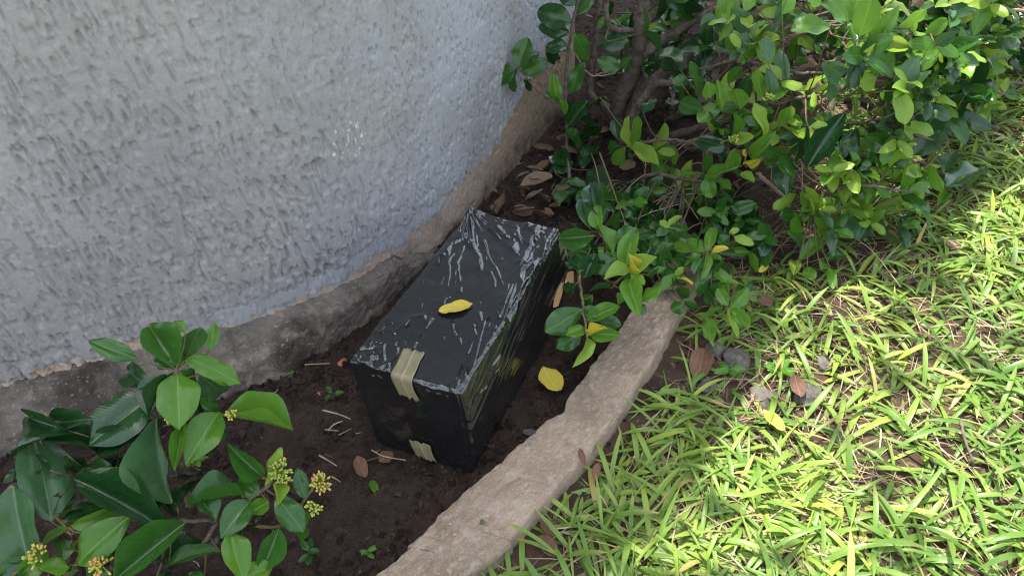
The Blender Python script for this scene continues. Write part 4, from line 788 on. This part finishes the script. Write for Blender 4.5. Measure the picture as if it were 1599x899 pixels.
# ---------------------------------------------------------------- crumbs of soil
oct_ = np.array([(1, 0, 0), (-1, 0, 0), (0, 1, 0), (0, -1, 0), (0, 0, 1), (0, 0, -1)], float); of = np.array([(0, 2, 4), (2, 1, 4), (1, 3, 4), (3, 0, 4), (2, 0, 5), (1, 2, 5), (3, 1, 5), (0, 3, 5)])
def crumbs(name, x, y, z, smin, smax, label, cat):
    n = len(x); s = smin + (smax - smin) * rng.random(n)**3; th = rng.uniform(0, 6.28, n); sc_ = rng.uniform(.6, 1.3, (n, 3)) * s[:, None]
    V = oct_[None] * sc_[:, None, :] * rng.uniform(.6, 1.3, (n, 6, 1)) + rng.normal(0, .22, (n, 6, 3)) * s[:, None, None]; c, s2 = np.cos(th)[:, None], np.sin(th)[:, None]
    V = np.stack([V[..., 0] * c - V[..., 1] * s2, V[..., 0] * s2 + V[..., 1] * c, V[..., 2] * .8], -1) + np.stack([x, y, z + s * .3], 1)[:, None, :]
    F = (of[None] + (np.arange(n) * 6)[:, None, None]).reshape(-1, 3); tn2 = np.repeat(rng.random(n)**1.25 * (1 - .25 * (s - smin) / (smax - smin)), 6)
    tag(mesh_obj(name, V.reshape(-1, 3), F, M_CRUMB, smooth=False, attrs=dict(tint=tn2)), label, cat, kind='stuff')
x, y = scatter(70000, -1.3, .6, .45, 2.3, lambda x, y: (lawn_side(x, y) < -.02) * np.clip(.45 + .9 * fbm(x * 6, y * 6, 3, 3), .05, 1)); crumbs('soil_crumbs', x, y, soil_z(x, y), 
       .0010, .0095, 'dark crumbs of soil and grit strewn over the bed', 'soil')
x, y = scatter(5000, .0, 1.8, .4, 2.0, lambda x, y: (lawn_side(x, y) > .06) * .8); crumbs('lawn_grit', x, y, lawn_z(x, y), .0012, .008, 'brown grit and crumbs between the grass tufts', 'grit')

# ---------------------------------------------------------------- stones, fallen leaves, twigs
def stone(px, py, size, label, group=None, mat=M_STONE, name='stone', flat=.65, sink=.25, k=0):
    p = P(px, py, .02); bm = bmesh.new(); bmesh.ops.create_icosphere(bm, subdivisions=3, radius=1)
    for v in bm.verts:
        c = v.co; s = 1 + .28 * float(noise3(c.x * 1.6 + k * 9, c.y * 1.6, c.z * 1.6)) + .12 * float(noise3(c.x * 4 + k, c.y * 4, c.z * 4)); q = [round(x * 2.2) / 2.2 * .35 + x * .65 for x in c]
        v.co = (q[0] * s * size[0], q[1] * s * size[1], q[2] * s * flat * size[0])
    me = bpy.data.meshes.new(name); bm.to_mesh(me); bm.free(); me.materials.append(mat); me.polygons.foreach_set('use_smooth', [True] * len(me.polygons))
    o = bpy.data.objects.new(name, me); col.objects.link(o); gz = float((lawn_z if lawn_side(p[0], p[1]) > 0 else soil_z)(np.array(p[0]), np.array(p[1])))
    o.location = (p[0], p[1], gz + size[0] * flat * (1 - sink * 2) * .5); o.rotation_euler = (0, 0, k * 1.3); tag(o, label, 'stone', group); return o
stone(1150, 560, (.036, .029), 'speckled grey stone in the worn patch beside the kerb end', k=1, flat=.8)
stone(1192, 618, (.030, .026), 'flat grey stone half buried in grass nearest the yellow leaf', k=2, flat=.55)
stone(1262, 612, (.034, .024), 'brownish grey stone at the right side of the worn patch', k=3, flat=.7)
stone(1118, 545, (.024, .020), 'small dark brown stone left of the speckled grey stone', k=4, flat=.8)
stone(1105, 600, (.024, .020), 'low grey stone in the grass near the kerb edge', k=5, flat=.5)
stone(1290, 560, (.020, .016), 'small tan stone above the brownish grey stone', k=6, flat=.6)
stone(828, 668, (.018, .008), 'flat elongated grey pebble at the inner edge of the kerb', k=7, flat=.35)
stone(533, 561, (.013, .008), 'small red brick fragment on the soil left of the box', k=8, mat=M_BRICK, name='brick_fragment', flat=.5)
stone(497, 606, (.006, .005), 'tiny red brick chip on the soil near the footing', k=9, mat=M_BRICK, name='brick_fragment', flat=.6)
stone(620, 437, (.022, .018), 'round dark clod of soil against the footing behind the box', k=10, mat=M_SOIL, name='soil_clod', flat=.9)
pk_ = stone(757, 834, (.005, .004), 'pale chip lying on the kerb', k=11, name='stone_chip', flat=.5); pk_.location.z = .0625
pk_ = stone(715, 853, (.005, .0035), 'pinkish chip lying on the kerb near its lower end', k=12, mat=M_DRY, name='stone_chip', flat=.5); pk_.location.z = .0625
def dead_mesh(k, mat, curl, flat=.5):
    V, UV, f = PROTO[k]; V = V.copy(); t = V[:, 1]; V[:, 2] = V[:, 2] * flat + curl * (V[:, 0]**2 * 1.1 + .10 * (t - .5)**2 * 4) + .035 * noise3(V[:, 0] * 6, t * 6, k * 3.3) + .05 * np.sin(t * 7 + k) * V[:, 0]
    o = mesh_obj('fallen_leaf', V, f, mat, uv=UV); d = o.data; bpy.data.objects.remove(o); return d
FLAT = sorted(range(len(PROTO)), key=lambda k: np.ptp(PROTO[k][0][:, 2]))[:3]
DEAD = [dead_mesh(k, M_DEAD if k % 3 else M_DEADP, .1 + .07 * k) for k in range(8)]
FY = [dead_mesh(k, M_YEL, .16, .3) for k in FLAT]
def fallen(bx, by, tx, ty, wd, z, label, data, group=None, lift=.0, nrm=(0, 0, 1), cat='leaf'):
    b, t = P(bx, by, z), P(tx, ty, z + lift); o = bpy.data.objects.new('fallen_leaf', data); col.objects.link(o); s = np.linalg.norm((b + t) / 2 - CAM) / FPX
    o.matrix_world = leaf_matrix(b, t, wd * s, nrm); tag(o, label, cat, group); return o
fallen(738, 474, 686, 488, 26, BH + .0035, 'yellow leaf lying on top of the black box', FY[0])
fallen(848, 574, 872, 610, 36, .02, 'yellow leaf on the soil between box and kerb', FY[1], nrm=(.2, -.5, .8), lift=.01)
fallen(1192, 640, 1225, 672, 20, .045, 'pale yellow leaf resting on the grass below the stones', FY[1])
fallen(1190, 462, 1203, 478, 22, .03, 'small green-yellow leaf on the bare soil at the edge of the bush', DEAD[1])
fallen(557, 712, 572, 745, 20, .012, 'brown oval dead leaf on the soil in front of the box', DEAD[1])
fallen(592, 720, 614, 706, 24, .014, 'dark brown dead leaf touching the shadow of the box front', DEAD[2])
fallen(845, 812, 868, 835, 20, .04, 'brown dead leaf in the grass by the lower kerb', DEAD[4])
fallen(838, 838, 872, 868, 24, .035, 'large rusty dead leaf below the other one by the lower kerb', DEAD[5])
fallen(934, 722, 928, 750, 12, .04, 'narrow orange-brown dead leaf against the outer kerb face', DEAD[2])
fallen(812, 292, 862, 272, 24, .03, 'large pale brown dead leaf on the litter by the wall corner', DEAD[3], lift=.02, nrm=(0, -.3, 1))
fallen(1100, 545, 1090, 590, 34, .03, 'curled brown dead leaf beside the far end of the kerb', DEAD[4])
fallen(1240, 585, 1252, 620, 22, .04, 'brown dead leaf leaning on the stones', DEAD[1])
fallen(905, 700, 912, 725, 10, .065, 'thin brown leaf stuck to the kerb rim', DEAD[2])
fallen(1480, 375, 1500, 388, 18, .04, 'pale dry leaf on the lawn under the right side of the bush', DEAD[0])
fallen(590, 770, 578, 748, 12, .012, 'small bright green leaf on the soil in front of the box', leaf_data(3, 'light'))
LIT = [('dry brown leaf in the heap between the wall and the far end of the box', (775, 890), (205, 335), 60), ('dry brown leaf in the shade among the woody trunks of the bush', (900, 1180), (150, 300), 30),
       ('dry brown leaf under the front twigs of the bush, right of the leafy shrub', (940, 1180), (300, 410), 24), ('dry brown leaf on the ground far behind the wall corner', (890, 1010), (10, 130), 26)]
for lab, xr_, yr_, cn in LIT:
    for k in range(cn):
        g_ = P(random.uniform(*xr_), random.uniform(*yr_), random.uniform(.005, .035))
        if g_[0] < np.interp(g_[1], sm[:, 1], sm[:, 0]) + .05: continue
        an = random.uniform(0, 6.28); L = random.uniform(.03, .075); t = g_ + np.array([math.cos(an) * L, math.sin(an) * L, random.uniform(-.005, .03)]); o = bpy.data.objects.new('fallen_leaf', DEAD[random.randrange(8)]); col.objects.link(o)
        o.matrix_world = leaf_matrix(g_, t, L * random.uniform(.3, .5), (random.gauss(0, .5), random.gauss(-.1, .5), 1)); tag(o, lab, 'leaf', lab.replace('dry brown leaf', 'dry leaves'))
def twig(pxs, r, label, group=None, z=.012, mat=M_DRY):
    mb = MB(); pts = [P(x, y, z + random.uniform(0, .006)) for x, y in pxs]; mb.tube(spline(pts, len(pts) * 4), (r, r * .6), 6, 0, .2); tag(mb.build('twig', [mat]), label, 'twig', group)
twig([(504, 640), (528, 646), (548, 654)], .002, 'pale straight twig on the soil left of the box')
twig([(512, 672), (522, 662), (535, 657)], .002, 'pale crooked twig below the straight one left of the box')
twig([(498, 710), (512, 718), (526, 727)], .0018, 'grey twig on the soil at the edge of the left shrub')
twig([(580, 702), (600, 712), (634, 718)], .0016, 'thin twig on the soil at the foot of the box')
twig([(476, 569), (495, 568), (515, 567)], .0015, 'short pale twig on the soil near the footing')
twig([(408, 625), (430, 612), (434, 607)], .0015, 'thin forked twig lying along the footing')
twig([(1500, 655), (1508, 690), (1520, 720)], .0035, 'dark brown stick lying in the grass at right', mat=M_BARK, z=.04)
twig([(936, 238), (955, 290), (975, 345)], .0025, 'thin brown stick leaning at the front of the bush by the box', z=.2, mat=M_TWIG)
twig([(975, 345), (985, 380), (1010, 400)], .003, 'brown stick end below the bush near the leafy shrub', z=.1)
for k in range(18):
    x, y = random.uniform(230, 720), random.uniform(640, 899); a = random.uniform(0, 6.28); L = random.uniform(8, 26)
    g_ = P(x, y, 0)
    if lawn_side(g_[0], g_[1]) > -.06: continue
    twig([(x, y), (x + math.cos(a) * L * .5 + 2, y + math.sin(a) * L * .4), (x + math.cos(a) * L, y + math.sin(a) * L * .7)], random.uniform(.0007, .0013), 'tiny dry stalk on the dark soil of the bed', 'tiny dry stalks on the soil', mat=random.choice((M_DRY, M_TWIG)))
# small weeds
def weed(px, py, n, L, label, tone='light'):
    b = P(px, py, .004); r = Plant('weed', label, 'weed', b); r.stem([b, b + [.002, .0, .012], b + [.003, -.002, .022]], (.0012, .0009), 5, 1)
    for i in range(n):
        a = 6.28 * i / n + random.uniform(-.4, .4); q = b + np.array([.002, 0, random.uniform(.008, .024)]); l = L * random.uniform(.7, 1.15); r.leaf(q, q + np.array([math.cos(a) * l, math.sin(a) * l, l * .35]), l * .5, tone, (0, -.3, 1), False)
    r.done()
weed(575, 868, 5, .018, 'bright green seedling on the soil near the kerb\'s lower end')
weed(485, 868, 5, .022, 'seedling with narrow leaves on the soil right of the left shrub', 'mid')
weed(520, 622, 3, .024, 'small green sprout on the soil left of the box', 'mid')
weed(456, 590, 6, .010, 'tiny pale green seedling on the soil below the footing')
weed(1135, 590, 9, .03, 'feathery green weed growing between the stones')
weed(1215, 585, 8, .03, 'leafy weed growing right of the speckled grey stone')
weed(310, 728, 6, .022, 'tiny green weed on the soil behind the left shrub')

# ---------------------------------------------------------------- tree that dapples the lawn (stands right of the view)
tr = empty('shade_tree', (3.6, 2.0, 0)); tag(tr, 'tall shade tree standing on the lawn outside the right edge', 'tree')
mb = MB(); mb.tube(spline([(3.6, 2.0, -.1), (3.55, 2.05, 1.5), (3.3, 2.2, 3.0), (2.6, 2.6, 4.2), (1.6, 3.0, 4.9)], 30), (.17, .05), 10, 0, .05)
for q in ([(3.3, 2.2, 3.0), (2.4, 1.6, 4.0), (1.3, 1.5, 4.6)], [(3.0, 2.4, 3.6), (2.6, 3.4, 4.5), (1.8, 4.2, 5.0)], [(2.0, 2.85, 4.6), (.9, 2.6, 5.0), (.0, 2.2, 5.2)], [(1.8, 2.9, 4.7), (.9, 3.6, 5.2), (.2, 4.2, 5.3)], [(3.4, 2.1, 2.6), (4.4, 2.6, 4.2), (5.0, 3.0, 5.0)]): mb.tube(spline(q, 14), (.06, .015), 7, 0, .06)
mb.build('trunk', [M_BARK], tr)
rng = np.random.default_rng(23); N = 5000; cc = rng.uniform([-.9, .7, 4.3], [4.6, 5.0, 5.6], (460, 3)); gap = np.exp(-(((cc[:, 0] - .75) / .75)**4 + ((cc[:, 1] - 2.75) / .65)**4)); cc = cc[rng.random(len(cc)) > .93 * gap]; cc = cc[fbm(cc[:, 0] * 1.7, cc[:, 1] * 1.7, 3, 3) > -.15]
p = cc[rng.integers(0, len(cc), N)] + rng.normal(0, .17, (N, 3)); a = rng.normal(0, 1, (N, 3)); a[:, 2] *= .35; a /= np.linalg.norm(a, axis=1)[:, None]; nn_ = rng.normal(0, .45, (N, 3)) + [0, 0, 1]; b = np.cross(a, nn_); b /= np.linalg.norm(b, axis=1)[:, None]
L = rng.uniform(.07, .12, N)[:, None]; Wd = L * .24
V = np.stack([p - a * L / 2, p - a * L * .15 + b * Wd, p + a * L * .22 + b * Wd * .9, p + a * L / 2, p + a * L * .22 - b * Wd * .9, p - a * L * .15 - b * Wd], 1)
F = (np.array([[0, 1, 5, 5], [1, 2, 4, 5], [2, 3, 4, 4]])[None] + (np.arange(N) * 6)[:, None, None]).reshape(-1, 4)
Fl = [tuple(dict.fromkeys(q)) for q in F.tolist()]
cr = mesh_obj('crown', V.reshape(-1, 3), Fl, LM['mid'], uv=np.tile([(.5, 0), (.2, .35), (.2, .7), (.5, 1), (.8, .7), (.8, .35)], (N, 1))); child(cr, tr); tag(cr, kind='stuff')
